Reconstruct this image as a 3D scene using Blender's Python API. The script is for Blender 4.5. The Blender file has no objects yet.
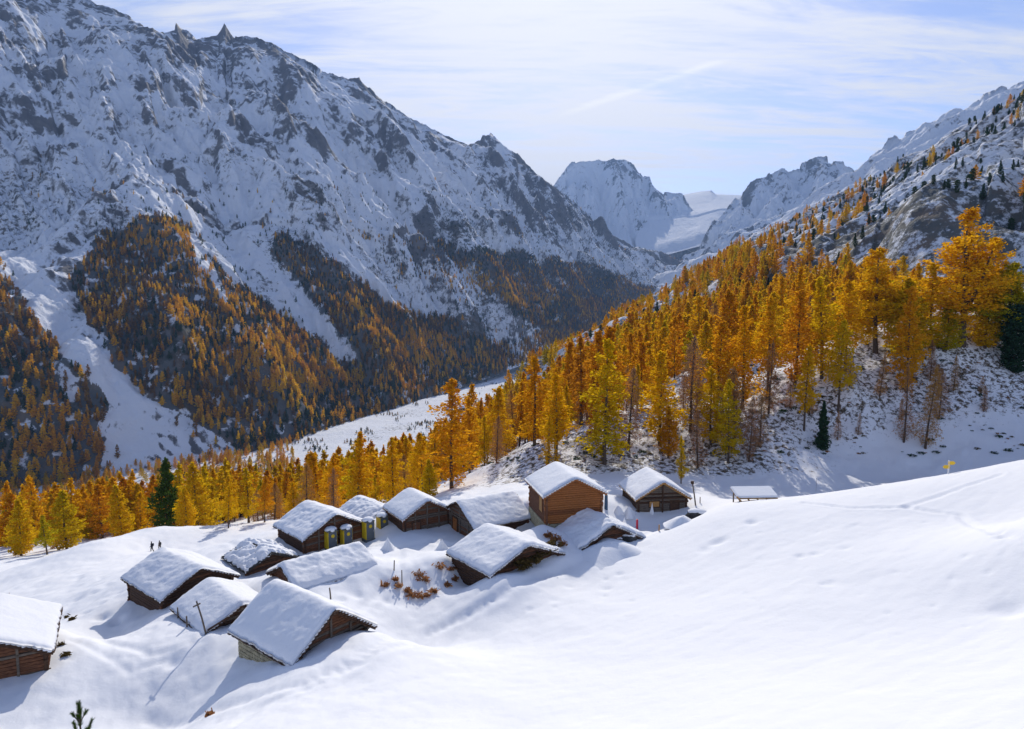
SUNAZ, SUNEL, HAZE, EXPO = 4, 32, 5.8e-5, 0.2
import bpy, math, random
import numpy as np
from mathutils import Vector
random.seed(7)
SC = bpy.context.scene
COL = SC.collection
W_, H_ = 1024, 729
F = 682.67
PITCH = math.atan(64.5 / F)
CP, SP = math.cos(PITCH), math.sin(PITCH)

# ------------------------------------------------------------------ camera maths (used only to work out real positions)
def P(px, py, Y):
    a = (np.asarray(px, float) - 512) / F
    b = -(np.asarray(py, float) - 364.5) / F
    dy = b * SP + CP
    dz = b * CP - SP
    Y = np.asarray(Y, float)
    return np.stack([a * Y / dy, Y + 0 * a, dz * Y / dy], -1)

def proj(X):
    x, y, z = X[..., 0], X[..., 1], X[..., 2]
    fw = y * CP - z * SP
    up = y * SP + z * CP
    return 512 + F * x / fw, 364.5 - F * up / fw

# ------------------------------------------------------------------ noise
def _hash(ix, iy, seed):
    h = (ix.astype(np.int64) * 374761393 + iy.astype(np.int64) * 668265263 + seed * 1442695041) & 0xFFFFFFFF
    h = ((h ^ (h >> 13)) * 1274126177) & 0xFFFFFFFF
    h = h ^ (h >> 16)
    h = (h * 2246822519) & 0xFFFFFFFF
    h = h ^ (h >> 15)
    return (h & 0xFFFFFF) / float(0x1000000)

def perlin(x, y, seed=0):
    x0 = np.floor(x); y0 = np.floor(y)
    fx = x - x0; fy = y - y0
    u = fx * fx * fx * (fx * (fx * 6 - 15) + 10); v = fy * fy * fy * (fy * (fy * 6 - 15) + 10)
    def g(i, j):
        a = _hash(x0 + i, y0 + j, seed) * 6.2831853
        return np.cos(a) * (fx - i) + np.sin(a) * (fy - j)
    return (g(0, 0) * (1 - u) + g(1, 0) * u) * (1 - v) + (g(0, 1) * (1 - u) + g(1, 1) * u) * v

def fbm(x, y, oct=5, seed=0, gain=.5, ridged=False):
    s = 0; a = 1; n = 0
    for o in range(oct):
        p = perlin(x, y, seed + o * 17) * 1.5
        if ridged: p = 1 - 2 * np.abs(p)
        s = s + a * p; n += a; a *= gain
        x, y = 1.93 * (x * .8 + y * .6) + 3.1, 1.93 * (-x * .6 + y * .8) - 1.7
    return s / n

def erosion(px, py, dx, dy, seed=0):
    """stripes that run down the slope: (dx,dy) is the across-slope direction"""
    ix = np.floor(px); iy = np.floor(py); fx = px - ix; fy = py - iy
    h = 0; gx = 0; gy = 0; wt = 0
    for i in (-1, 0, 1, 2):
        for j in (-1, 0, 1, 2):
            ox = _hash(ix - i, iy - j, seed) * .5; oy = _hash(ix - i, iy - j, seed + 5) * .5
            qx = fx + i - ox; qy = fy + j - oy
            w = np.exp(-2 * (qx * qx + qy * qy))
            m = (qx * dx + qy * dy) * 6.2831853
            wt = wt + w; h = h + np.cos(m) * w
            s = -np.sin(m) * w
            gx = gx + s * dx; gy = gy + s * dy
    return h / wt, gx / wt, gy / wt

def smooth(a, b, x):
    t = np.clip((x - a) / (b - a), 0, 1)
    return t * t * (3 - 2 * t)

def in_poly(px, py, poly):
    r = np.zeros(px.shape, bool); n = len(poly)
    for i in range(n):
        x1, y1 = poly[i]; x2, y2 = poly[(i + 1) % n]
        c = ((y1 > py) != (y2 > py)) & (px < (x2 - x1) * (py - y1) / ((y2 - y1) + 1e-9) + x1)
        r ^= c
    return r

# ------------------------------------------------------------------ materials
def mat(name):
    m = bpy.data.materials.new(name); m.use_nodes = True
    nt = m.node_tree
    for n in list(nt.nodes): nt.nodes.remove(n)
    return m, nt

def N(nt, t, **k):
    n = nt.nodes.new(t)
    for a, b in k.items():
        if a in n.inputs: n.inputs[a].default_value = b
        else: setattr(n, a, b)
    return n

def L(nt, a, b): nt.links.new(a, b)

def ramp(nt, fac, stops):
    r = nt.nodes.new('ShaderNodeValToRGB')
    e = r.color_ramp.elements
    while len(e) > 1: e.remove(e[-1])
    e[0].position = stops[0][0]; e[0].color = (*stops[0][1], 1)
    for p, c in stops[1:]:
        q = e.new(p); q.color = (*c, 1)
    L(nt, fac, r.inputs[0]); return r.outputs[0]

def noise(nt, vec, scale, detail=4, rough=.55, dist=0):
    n = N(nt, 'ShaderNodeTexNoise', Scale=scale, Detail=detail, Roughness=rough, Distortion=dist)
    if vec is not None: L(nt, vec, n.inputs['Vector'])
    return n.outputs['Fac']

def math_(nt, op, a, b=None, c=None, clamp=False):
    n = nt.nodes.new('ShaderNodeMath'); n.operation = op; n.use_clamp = clamp
    for i, v in enumerate((a, b, c)):
        if v is None: continue
        if isinstance(v, (int, float)): n.inputs[i].default_value = v
        else: L(nt, v, n.inputs[i])
    return n.outputs[0]

def mixc(nt, f, a, b):
    n = nt.nodes.new('ShaderNodeMix'); n.data_type = 'RGBA'
    for i, v in ((0, f), (6, a), (7, b)):
        if isinstance(v, (int, float)): n.inputs[i].default_value = v
        elif isinstance(v, tuple): n.inputs[i].default_value = (*v, 1)
        else: L(nt, v, n.inputs[i])
    return n.outputs[2]

def bump(nt, h, strength, dist):
    b = N(nt, 'ShaderNodeBump', Strength=strength, Distance=dist); L(nt, h, b.inputs['Height']); return b.outputs[0]

def finish(nt, col, rough=.8, normal=None, spec=.3, **k):
    b = N(nt, 'ShaderNodeBsdfPrincipled')
    if isinstance(col, tuple): b.inputs['Base Color'].default_value = (*col, 1)
    else: L(nt, col, b.inputs['Base Color'])
    if isinstance(rough, float): b.inputs['Roughness'].default_value = rough
    else: L(nt, rough, b.inputs['Roughness'])
    b.inputs['Specular IOR Level'].default_value = spec
    if normal is not None: L(nt, normal, b.inputs['Normal'])
    o = N(nt, 'ShaderNodeOutputMaterial'); L(nt, b.outputs[0], o.inputs[0]); return b

def geo_pos(nt): return N(nt, 'ShaderNodeNewGeometry').outputs['Position']
def obj_pos(nt): return N(nt, 'ShaderNodeTexCoord').outputs['Object']

SNOWC = (.86, .875, .9)
def make_snow_ground():
    m, nt = mat('snow_ground'); p = geo_pos(nt)
    at = N(nt, 'ShaderNodeAttribute', attribute_name='soil').outputs['Fac']
    n1 = noise(nt, p, 1.1, 6, .6); n2 = noise(nt, p, 6, 4, .6); n3 = noise(nt, p, .35, 6, .62)
    h = math_(nt, 'ADD', math_(nt, 'MULTIPLY', n1, .35), math_(nt, 'MULTIPLY', n2, .09))
    sn = mixc(nt, n3, (.84, .855, .885), (.88, .885, .9))
    s1 = math_(nt, 'ADD', math_(nt, 'MULTIPLY', noise(nt, p, 1.3, 7, .72, .4), 1.15), math_(nt, 'MULTIPLY', n3, .35))
    f = math_(nt, 'SUBTRACT', math_(nt, 'ADD', s1, at), 1.42)
    f = math_(nt, 'MULTIPLY', f, 9, clamp=True)
    soil = ramp(nt, noise(nt, p, 2.5, 5), [(0.3, (.035, .035, .022)), (.5, (.09, .065, .04)), (.7, (.17, .12, .07))])
    c = mixc(nt, f, sn, soil)
    b = finish(nt, c, .75, bump(nt, h, .5, .25), .25)
    return m

def make_mountain(name, hz=1.0, rock=((.04, .04, .045), (.10, .095, .095), (.19, .17, .155))):
    m, nt = mat(name); p = geo_pos(nt)
    at = N(nt, 'ShaderNodeAttribute', attribute_name='rock').outputs['Fac']
    sc = N(nt, 'ShaderNodeAttribute', attribute_name='scrub').outputs['Fac']
    nz = N(nt, 'ShaderNodeSeparateXYZ'); L(nt, N(nt, 'ShaderNodeNewGeometry').outputs['Normal'], nz.inputs[0])
    fine = noise(nt, p, .035 * hz, 9, .68, .3)
    st = N(nt, 'ShaderNodeMapping'); st.inputs['Scale'].default_value = (1, 1, .35); L(nt, p, st.inputs[0])
    streak = noise(nt, st.outputs[0], .0075 * hz, 10, .7, .8)
    slope = math_(nt, 'SUBTRACT', 1, nz.outputs[2])
    a = math_(nt, 'ADD', math_(nt, 'MULTIPLY', slope, .9), at)
    a = math_(nt, 'ADD', a, math_(nt, 'MULTIPLY', math_(nt, 'SUBTRACT', fine, .5), 1.7))
    a = math_(nt, 'ADD', a, math_(nt, 'MULTIPLY', math_(nt, 'SUBTRACT', streak, .5), 2.9))
    f = math_(nt, 'MULTIPLY', math_(nt, 'SUBTRACT', a, .66), 4.2, clamp=True)
    rc = ramp(nt, noise(nt, p, .02 * hz, 6, .7), [(.3, rock[0]), (.5, rock[1]), (.72, rock[2])])
    sf = math_(nt, 'MULTIPLY', math_(nt, 'SUBTRACT', math_(nt, 'ADD', math_(nt, 'MULTIPLY', noise(nt, p, .075 * hz, 6, .75), 1.3), math_(nt, 'MULTIPLY', sc, .5)), 1.0), 8, clamp=True)
    scc = ramp(nt, noise(nt, p, .03 * hz, 4, .6), [(.35, (.018, .03, .03)), (.5, (.05, .05, .035)), (.65, (.11, .07, .035))])
    c = mixc(nt, math_(nt, 'MULTIPLY', f, .93), (.8, .825, .87), rc)
    c = mixc(nt, math_(nt, 'MULTIPLY', sf, .9), c, scc)
    finish(nt, c, .85, bump(nt, fine, .6, 14 / hz), .15)
    return m

def make_foliage(name, stops, trans=.45, noise_scale=.012, patch=.5):
    """leaves: colour by tree (object random) and by stand (world position)"""
    m, nt = mat(name)
    oi = N(nt, 'ShaderNodeObjectInfo'); p = geo_pos(nt)
    st = noise(nt, p, noise_scale, 3, .6)
    st = math_(nt, 'ADD', math_(nt, 'MULTIPLY', math_(nt, 'SUBTRACT', st, .5), 2.2), .5)
    lf = noise(nt, p, 1.7, 2, .6)
    v = math_(nt, 'ADD', math_(nt, 'MULTIPLY', st, patch), math_(nt, 'MULTIPLY', oi.outputs['Random'], 1 - patch))
    v = math_(nt, 'ADD', v, math_(nt, 'MULTIPLY', math_(nt, 'SUBTRACT', lf, .5), .5))
    c = ramp(nt, v, stops)
    d = N(nt, 'ShaderNodeBsdfDiffuse'); t = N(nt, 'ShaderNodeBsdfTranslucent')
    L(nt, c, d.inputs[0]); L(nt, c, t.inputs[0])
    mx = N(nt, 'ShaderNodeMixShader', Fac=trans); L(nt, d.outputs[0], mx.inputs[1]); L(nt, t.outputs[0], mx.inputs[2])
    o = N(nt, 'ShaderNodeOutputMaterial'); L(nt, mx.outputs[0], o.inputs[0])
    return m

def make_simple(name, c1, c2, scale=3., rough=.8, bmp=.3, bd=.05, stretch=None, mid=None):
    m, nt = mat(name); p = obj_pos(nt)
    if stretch:
        mp = N(nt, 'ShaderNodeMapping'); mp.inputs['Scale'].default_value = stretch; L(nt, p, mp.inputs[0]); p = mp.outputs[0]
    n = noise(nt, p, scale, 6, .65, .2)
    st = [(.3, c1), (.7, c2)] if mid is None else [(.28, c1), (.5, mid), (.72, c2)]
    finish(nt, ramp(nt, n, st), rough, bump(nt, n, bmp, bd), .3)
    return m

def make_snowy(name='roof_snow'):
    m, nt = mat(name); p = geo_pos(nt)
    n = noise(nt, p, 2.2, 6, .62); n2 = noise(nt, p, 14, 3, .5)
    h = math_(nt, 'ADD', n, math_(nt, 'MULTIPLY', n2, .08))
    finish(nt, mixc(nt, n, (.85, .865, .895), (.88, .885, .9)), .75, bump(nt, h, .35, .12), .2)
    return m

M = {}
M['ground'] = make_snow_ground()
M['wall_mtn'] = make_mountain('mountain_snow_rock')
M['far_mtn'] = make_mountain('far_mountain_snow_rock', .6)
M['hill'] = make_mountain('hill_snow_scrub', 2.0)
GOLD = [(0, (.34, .36, .014)), (.12, (.58, .45, .012)), (.34, (.78, .49, .010)), (.6, (.78, .42, .010)), (.8, (.70, .32, .012)), (.94, (.52, .22, .018)), (1, (.36, .17, .03))]
M['gold'] = make_foliage('larch_needles', GOLD, .6, .012, .35)
M['sunlit_gold_far'] = make_foliage('sunlit_far_larch_needles', [(0, (.80, .60, .012)), (.35, (.88, .56, .010)), (.6, (.82, .45, .010)), (.85, (.64, .30, .015)), (1, (.40, .18, .02))], .55, .006, .65)  # lit copy: sunlight put into the far larch gold
M['sparse'] = make_foliage('fading_larch_needles', [(0, (.50, .28, .06)), (.5, (.42, .22, .10)), (1, (.30, .18, .12))], .4)
M['shade_brown_far'] = make_foliage('shade_brown_larch_needles', [(0, (.50, .30, .02)), (.4, (.34, .18, .02)), (.7, (.20, .10, .025)), (1, (.10, .06, .03))], .45, .008, .6)  # shaded copy: shade put into the needle colour; also browns the valley bushes
M['pine'] = make_foliage('pine_needles', [(0, (.022, .055, .035)), (.5, (.035, .075, .035)), (1, (.065, .10, .03))], .3)
M['green'] = make_foliage('green_needles', [(0, (.035, .08, .02)), (.5, (.06, .11, .018)), (1, (.10, .14, .018))], .4)
M['bark'] = make_simple('bark', (.05, .038, .03), (.14, .10, .075), 8, .9, .5, .04, (1, 1, .3))
M['snow'] = make_snowy()
M['wood_dark'] = make_simple('weathered_dark_wood', (.028, .016, .010), (.13, .066, .034), 3, .8, .5, .03, (1, 1, 5), (.065, .032, .018))
M['wood_brown'] = make_simple('sun_browned_wood', (.06, .026, .014), (.28, .12, .055), 3, .8, .5, .03, (1, 1, 5), (.15, .062, .03))
M['wood_orange'] = make_simple('fresh_orange_wood', (.22, .075, .018), (.42, .16, .04), 3, .6, .3, .02, (1, 1, 5), (.32, .11, .026))
M['wood_rust'] = make_simple('rust_wood', (.14, .045, .014), (.30, .10, .03), 3, .7, .3, .02, (1, 1, 5), (.2, .07, .02))
M['wood_gold'] = make_simple('golden_wood', (.28, .13, .035), (.5, .27, .08), 3, .6, .3, .02, (1, 1, 5))
M['wood_grey'] = make_simple('grey_weathered_wood', (.07, .06, .05), (.24, .19, .14), 3, .85, .5, .03, (1, 1, 5), (.14, .11, .085))
M['stone'] = make_simple('lichen_stone', (.16, .14, .09), (.48, .43, .28), 2.4, .9, .8, .08, None, (.33, .29, .19))
M['slate'] = make_simple('dark_slate', (.02, .02, .02), (.08, .075, .07), 3, .8, .6, .05)
M['dark'] = make_simple('dark_opening', (.006, .005, .004), (.014, .012, .01), 3, .9, .1)
M['toilet_yellow'] = make_simple('yellow_plastic', (.55, .38, .01), (.66, .47, .02), 2, .45, .02)
M['toilet_grey'] = make_simple('slate_grey_plastic', (.07, .085, .10), (.10, .115, .13), 2, .5, .02)
M['sign_yellow'] = make_simple('yellow_sign_paint', (.75, .45, .02), (.8, .52, .03), 2, .5, .02)
M['metal'] = make_simple('galvanised_metal', (.3, .3, .31), (.42, .42, .43), 5, .5, .05)
M['white'] = make_simple('white_paint', (.75, .75, .75), (.82, .82, .82), 4, .5, .03)
M['red'] = make_simple('red_paint', (.5, .02, .05), (.6, .04, .07), 4, .5, .05)
M['blue'] = make_simple('blue_paint', (.03, .08, .16), (.06, .12, .2), 4, .6, .05)
M['dry'] = make_foliage('dry_brown_leaves', [(0, (.30, .13, .05)), (.5, (.40, .19, .08)), (1, (.48, .28, .13))], .45)
M['brush'] = make_foliage('brown_green_brush', [(0, (.08, .055, .02)), (.5, (.13, .09, .03)), (1, (.17, .11, .04))], .3)
M['lichen'] = make_simple('yellow_lichen_stone', (.12, .10, .05), (.45, .33, .04), 2.2, .9, .8, .08, None, (.32, .22, .03))

# ------------------------------------------------------------------ mesh building
def mesh_obj(name, V, Fc, mats, parent=None, smoothf=False, mi=None, attrs=None, uv=None):
    V = np.asarray(V, np.float32).reshape(-1, 3)
    me = bpy.data.meshes.new(name)
    if isinstance(Fc, np.ndarray):
        k = Fc.shape[1]; n = len(Fc)
        me.vertices.add(len(V)); me.vertices.foreach_set('co', V.ravel())
        me.loops.add(n * k); me.loops.foreach_set('vertex_index', Fc.astype(np.int32).ravel())
        me.polygons.add(n); me.polygons.foreach_set('loop_start', np.arange(0, n * k, k, dtype=np.int32))
        me.update(calc_edges=True)
    else:
        me.from_pydata(V.tolist(), [], Fc); me.update()
    for m in (mats if isinstance(mats, (list, tuple)) else [mats]): me.materials.append(m)
    if mi is not None: me.polygons.foreach_set('material_index', np.asarray(mi, np.int32))
    if smoothf: me.polygons.foreach_set('use_smooth', np.ones(len(me.polygons), bool))
    for k, a in (attrs or {}).items():
        at = me.attributes.new(k, 'FLOAT', 'POINT'); at.data.foreach_set('value', np.asarray(a, np.float32).ravel())
    o = bpy.data.objects.new(name, me); COL.objects.link(o)
    if parent is not None: o.parent = parent
    return o

def empty(name, loc, rz=0):
    o = bpy.data.objects.new(name, None); o.empty_display_size = .3
    o.location = loc; o.rotation_euler = (0, 0, rz); COL.objects.link(o); return o

def tag(o, label, cat=None, group=None, kind=None):
    if label: o['label'] = label
    if cat: o['category'] = cat
    if group: o['group'] = group
    if kind: o['kind'] = kind
    return o

class MB:
    """collects shapes for ONE mesh"""
    def __init__(s): s.v = []; s.f = []; s.m = []
    def add(s, V, Fc, mi=0):
        b = len(s.v); s.v += [tuple(map(float, p)) for p in V]
        s.f += [tuple(int(i) + b for i in f) for f in Fc]; s.m += [mi] * len(Fc)
    def box(s, c, d, rz=0, mi=0, bev=0.0):
        x, y, z = d[0] / 2, d[1] / 2, d[2] / 2
        ca, sa = math.cos(rz), math.sin(rz)
        b = min(bev, x * .9, y * .9, z * .9)
        if b <= 0:
            V = [(sx * x, sy * y, sz * z) for sz in (-1, 1) for sx, sy in ((-1, -1), (1, -1), (1, 1), (-1, 1))]
            Fc = [(3, 2, 1, 0), (4, 5, 6, 7), (0, 1, 5, 4), (1, 2, 6, 5), (2, 3, 7, 6), (3, 0, 4, 7)]
        else:
            V = []; Fc = []
            for zz, ins in ((-z, b), (-z + b, 0), (z - b, 0), (z, b)):
                X, Y = x - ins, y - ins
                V += [(-X + b, -Y, zz), (X - b, -Y, zz), (X, -Y + b, zz), (X, Y - b, zz), (X - b, Y, zz), (-X + b, Y, zz), (-X, Y - b, zz), (-X, -Y + b, zz)]
            for k in range(3):
                for i in range(8): j = (i + 1) % 8; Fc.append((k * 8 + i, k * 8 + j, k * 8 + 8 + j, k * 8 + 8 + i))
            Fc.append(tuple(range(7, -1, -1))); Fc.append(tuple(range(24, 32)))
        s.add([(c[0] + p[0] * ca - p[1] * sa, c[1] + p[0] * sa + p[1] * ca, c[2] + p[2]) for p in V], Fc, mi)
    def tube(s, pts, rs, n=6, mi=0, cap=True):
        pts = [Vector(p) for p in pts]
        if not isinstance(rs, (list, tuple)): rs = [rs] * len(pts)
        V = []; Fc = []
        up = Vector((0, 0, 1))
        for i, p in enumerate(pts):
            d = (pts[min(i + 1, len(pts) - 1)] - pts[max(i - 1, 0)]).normalized()
            a = d.cross(up if abs(d.z) < .9 else Vector((1, 0, 0))).normalized(); b = d.cross(a)
            for k in range(n):
                t = 2 * math.pi * k / n; V.append(p + (a * math.cos(t) + b * math.sin(t)) * rs[i])
        for i in range(len(pts) - 1):
            for k in range(n): j = (k + 1) % n; Fc.append((i * n + k, i * n + j, (i + 1) * n + j, (i + 1) * n + k))
        if cap: Fc.append(tuple(range(n))[::-1]); Fc.append(tuple((len(pts) - 1) * n + k for k in range(n)))
        s.add(V, Fc, mi)
    def blob(s, c, r, sq=(1, 1, 1), jit=.15, n=8, mi=0):
        V = [(0, 0, -1)]; Fc = []
        for i in range(1, n // 2 + 1):
            ph = -math.pi / 2 + math.pi * i / (n // 2 + 1)
            for k in range(n): t = 2 * math.pi * k / n; V.append((math.cos(ph) * math.cos(t), math.cos(ph) * math.sin(t), math.sin(ph)))
        V.append((0, 0, 1)); m = n // 2
        for k in range(n): Fc.append((0, 1 + (k + 1) % n, 1 + k))
        for i in range(m - 1):
            for k in range(n): j = (k + 1) % n; Fc.append((1 + i * n + k, 1 + i * n + j, 1 + (i + 1) * n + j, 1 + (i + 1) * n + k))
        for k in range(n): Fc.append((len(V) - 1, 1 + (m - 1) * n + k, 1 + (m - 1) * n + (k + 1) % n))
        V = [tuple(c[a] + p[a] * r * sq[a] * (1 + random.uniform(-jit, jit)) for a in range(3)) for p in V]
        s.add(V, Fc, mi)
    def build(s, name, mats, parent=None, smoothf=False):
        o = mesh_obj(name, s.v, s.f, mats, parent, smoothf, s.m); return o

def grid_faces(nu, nv):
    i = np.arange(nu - 1)[:, None] * nv + np.arange(nv - 1)[None, :]
    return np.stack([i, i + nv, i + nv + 1, i + 1], -1).reshape(-1, 4)
# ================================================================== NEAR TERRAIN (thin plate through surveyed points)
CPX = [  # px, py, distance
 (1024,729,24),(1024,600,40),(1024,520,55),(1024,460,75),(940,475,76),(860,488,76),(775,499,75),(720,506,74),(702,515,73),(680,524,72),(640,545,68),(560,577,62),(480,612,56),
 (400,650,51),(300,700,46),(160,729,42),(700,729,28.5),(850,729,26),(512,729,32),(800,600,47),(650,620,49),(520,660,45),
 (60,690,45),(0,700,45),(130,607,62),(60,620,62),(100,650,54),(30,600,75),(60,575,92),(0,585,95),
 (100,541,112),(152,550,114),(150,528,126),(230,545,105),(270,540,95),(300,533,100),(40,566,118),(0,566,118),
 (412,545,74),(470,585,64),(430,600,60),(400,560,68),(380,590,60),(345,600,57),(640,530,76),(690,520,76)]
CW = [  # world points by the huts and out of view
 (-18,51,-25.4),(-13,44.5,-24.3),(-9.6,49,-24.5),(-33,58,-28.0),(-29,55,-27.0),(-37,66,-29.3),(-28,68,-28.4),(-27,54,-26.6),(-23,51,-26.3),
 (-30,74,-29.0),(-22,66,-27.4),(-15,60,-26.0),(-14,70,-26.6),(-24,78,-28.6),(-17,72,-27.0),(-18,90,-29.4),(-11.5,76,-27.2),(-8,82,-27.6),(-3,76,-27.2),(2,80,-27),
 (4,72,-25.4),(10,75,-24.3),(6,80,-24.2),(17.5,78,-24.9),(21,84,-25.2),(14,88,-25.2),(-2,66,-25.9),(5,62,-25.0),(9,68,-25.6),(14,71,-25.0),(-5,66,-26.6),
 (0,0,-12.5),(20,2,-9.5),(-20,5,-17.5),(-10,15,-16.5),(-19,30,-22),(-45,30,-29),(-70,40,-34),(60,20,-4),(90,60,-8),(40,45,-13.4),
 (30,90,-27.0),(45,92,-27.5),(62,97,-27.5),(22,96,-26.5),
 (0,96,-27.2),(-20,100,-31),(-45,140,-46),(-75,140,-49.5),(-110,150,-57),(-60,180,-58),(-20,140,-41),(-100,230,-73),(-40,240,-68),(20,230,-40),
 (-250,250,-115),(-150,420,-200),(0,420,-130),(-350,450,-240),(-100,600,-245),(80,450,-45),(100,520,-40)]
CH = [ # right hillside
 (600,472,106),(600,430,128),(540,455,118),(480,484,112),(700,462,112),(700,405,142),(760,440,118),(860,452,118),(960,440,118),(1024,430,118),
 (860,400,126),(960,385,127.5),(820,376,133),(900,350,138),(960,334,140),(1024,322,141),(1024,375,130),(760,396,131),
 (700,372,190),(800,360,180),(780,345,220),(900,330,185),(1024,308,185),(900,318,240),(1024,300,240),(1024,285,330),(900,292,330),(780,312,330),(700,335,330),(620,372,260),(560,398,260),(620,355,360),(700,322,420),(860,295,420),(1024,280,420)]
# snow level at the roof corners of every barn: x, y, snow edge z, yaw, width, length, then depth below the eave at LF, LB, RF, RB
HUTG = [(-15.12,47.45,-23.40,321.6,7.11,7.70,.3,2.1,.5,1.2),(-31.2,62.12,-25.67,321.1,7.29,7.93,1.2,2.4,1.0,1.5),(-24.1,55.17,-25.51,315.6,6.24,6.98,.1,.7,.8,1.),
 (-26.74,70.35,-26.85,315.5,5.86,5.69,.9,.7,.8,1.),(-17.9,62.6,-25.1,223.7,6.1,8.4,.7,.7,.35,-.1),(-22.36,77.72,-25.86,314.1,8.23,7.16,1.8,1.6,1.9,1.9),
 (-11.42,80.93,-25.0,302.6,6.6,5.9,1.9,1.7,2.0,2.),(-3.07,79.38,-25.06,211.2,8.61,7.79,1.9,1.9,1.8,1.7),(6.03,76.18,-20.83,283.6,7.32,7.56,2.9,2.9,2.9,2.6),
 (17.54,82.36,-23.16,276.8,6.87,6.91,1.8,1.7,1.5,1.6),(-.64,65.19,-24.49,308,9.07,7.30,.35,.75,.35,.4),(9.14,71.66,-24.94,294.3,8.36,6.67,.25,.8,.1,.4),(-37.2,46.6,-23.9,300,8,8,1.9,2.0,1.7,1.8)]
HG = []
for hx, hy, hz_, yw, hw, hl, *dd4 in HUTG:
    n0, n1 = math.cos(math.radians(yw)), math.sin(math.radians(yw))
    for (a, b), dd_ in zip(((1, 1), (-1, 1), (1, -1), (-1, -1)), dd4):
        HG.append(np.array([hx + n0 * a * hl / 2 * .97 + n1 * b * hw / 2 * .97, hy + n1 * a * hl / 2 * .97 - n0 * b * hw / 2 * .97, hz_ - dd_]))
    HG.append(np.array([hx, hy, hz_ - float(np.mean(dd4))]))
CW = [c for c in CW if min(np.hypot(c[0] - h_[0], c[1] - h_[1]) for h_ in HG) > 4.5]
pts = HG + [P(*c) for c in CPX + CH if min(np.hypot(P(*c)[0] - h_[0], P(*c)[1] - h_[1]) for h_ in HG) > 2.5] + [np.array(c, float) for c in CW] + [np.array((330, 200, 10.)), np.array((420, 450, 20.))]
pts = np.array(pts)
def tps_fit(X, z, lam=.02):
    d = np.linalg.norm(X[:, None] - X[None], axis=-1) / 100
    K = np.where(d > 0, d * d * np.log(d + 1e-12), 0) + lam * .01 * np.eye(len(X))
    Q = np.c_[np.ones(len(X)), X / 100]
    A = np.block([[K, Q], [Q.T, np.zeros((3, 3))]])
    return np.linalg.solve(A, np.r_[z, 0, 0, 0])
TX = pts[:, :2]; TW = tps_fit(TX, pts[:, 2])
def base_near(x, y):
    x = np.asarray(x, float); y = np.asarray(y, float); sh = x.shape
    x = x.ravel(); y = y.ravel(); out = np.empty(len(x))
    for i in range(0, len(x), 20000):
        q = np.stack([x[i:i + 20000], y[i:i + 20000]], -1)
        d2 = ((q[:, None] - TX[None]) ** 2).sum(-1) / 1e4
        K = .5 * d2 * np.log(d2 + 1e-12)
        out[i:i + 20000] = K @ TW[:-3] + TW[-3] + q @ TW[-2:] / 100
    return out.reshape(sh)

TRACKS = [  # walked lines in the snow: px,py polyline -> width, depth
 ([(150,722),(230,706),(300,686),(360,662),(430,632),(500,596),(545,574),(590,558)], .55, .17),
 ([(230,729),(262,706),(330,680),(400,646),(470,614)], .35, .09),
 ([(100,640),(150,655),(200,640),(214,625)], .3, .10),
 ([(804,503),(850,508),(905,507),(960,515),(1000,532),(1030,545)], .35, .16),
 ([(905,507),(950,492),(1000,475)], .3, .12),
 ([(318,556),(352,548),(400,547),(432,541),(470,545)], .45, .15),
 ([(400,547),(398,570),(380,590),(352,612)], .4, .13),
 ([(470,545),(505,556),(520,548)], .4, .13),
 ([(190,551),(240,552),(268,560)], .4, .12),
 ([(70,640),(130,672),(205,640)], .3, .09),
 ([(640,540),(665,520),(700,512)], .45, .14),
 ([(60,575),(110,560),(150,551),(190,551)], .4, .14),
]
def ray_ground(px, py, y0=12, y1=400):
    """where the sight line through a pixel of the photograph meets the near terrain"""
    Y = np.geomspace(y0, y1, 500); q = P(px, py, Y)
    g = near_z(q[:, 0], q[:, 1]); k = np.argmax(q[:, 2] < g)
    if k == 0: return None
    a, b = Y[k - 1], Y[k]
    for _ in range(12):
        m = (a + b) / 2; r = P(px, py, m)
        if r[2] < near_z(r[0], r[1]): b = m
        else: a = m
    r = P(px, py, (a + b) / 2); return np.array([r[0], r[1], float(near_z(r[0], r[1]))])

def near_z0(x, y):
    z = base_near(x, y)
    r = np.hypot(x, y)
    hill = smooth(96, 125, y) * smooth(-20, 10, x + 0 * y)
    fore = 1 - smooth(-6, 4, (-13.8 + .192 * x - .194 * y) * -1 + z)  # kept for clarity
    calm = smooth(-14, 18, x - (y - 62) * .25)
    amp = (.40 - .28 * calm * (1 - hill))
    z = z + amp * fbm(x / 7, y / 7, 4, 3) + (.17 - .145 * calm * (1 - hill)) * fbm(x / 2.1, y / 2.6, 4, 9)
    z = z + .05 * calm * (1 - hill) * fbm((x * .9 + y * .4) / 3.2, (y * .9 - x * .4) / 1.1, 4, 19)
    z = z + hill * (1.9 * fbm(x / 24, y / 24, 5, 21, .55, True) + .5 * fbm(x / 4, y / 4, 4, 33))
    z = z + smooth(250, 400, r) * 6 * fbm(x / 60, y / 60, 5, 40) - smooth(470, 640, r) * 240
    return z
near_z = near_z0
TR = []
for line, w, dp in TRACKS:
    q = [ray_ground(a, b, 12, 130) for a, b in line]
    q = np.array([p[:2] for p in q if p is not None]); TR.append((q, w, dp))
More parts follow.
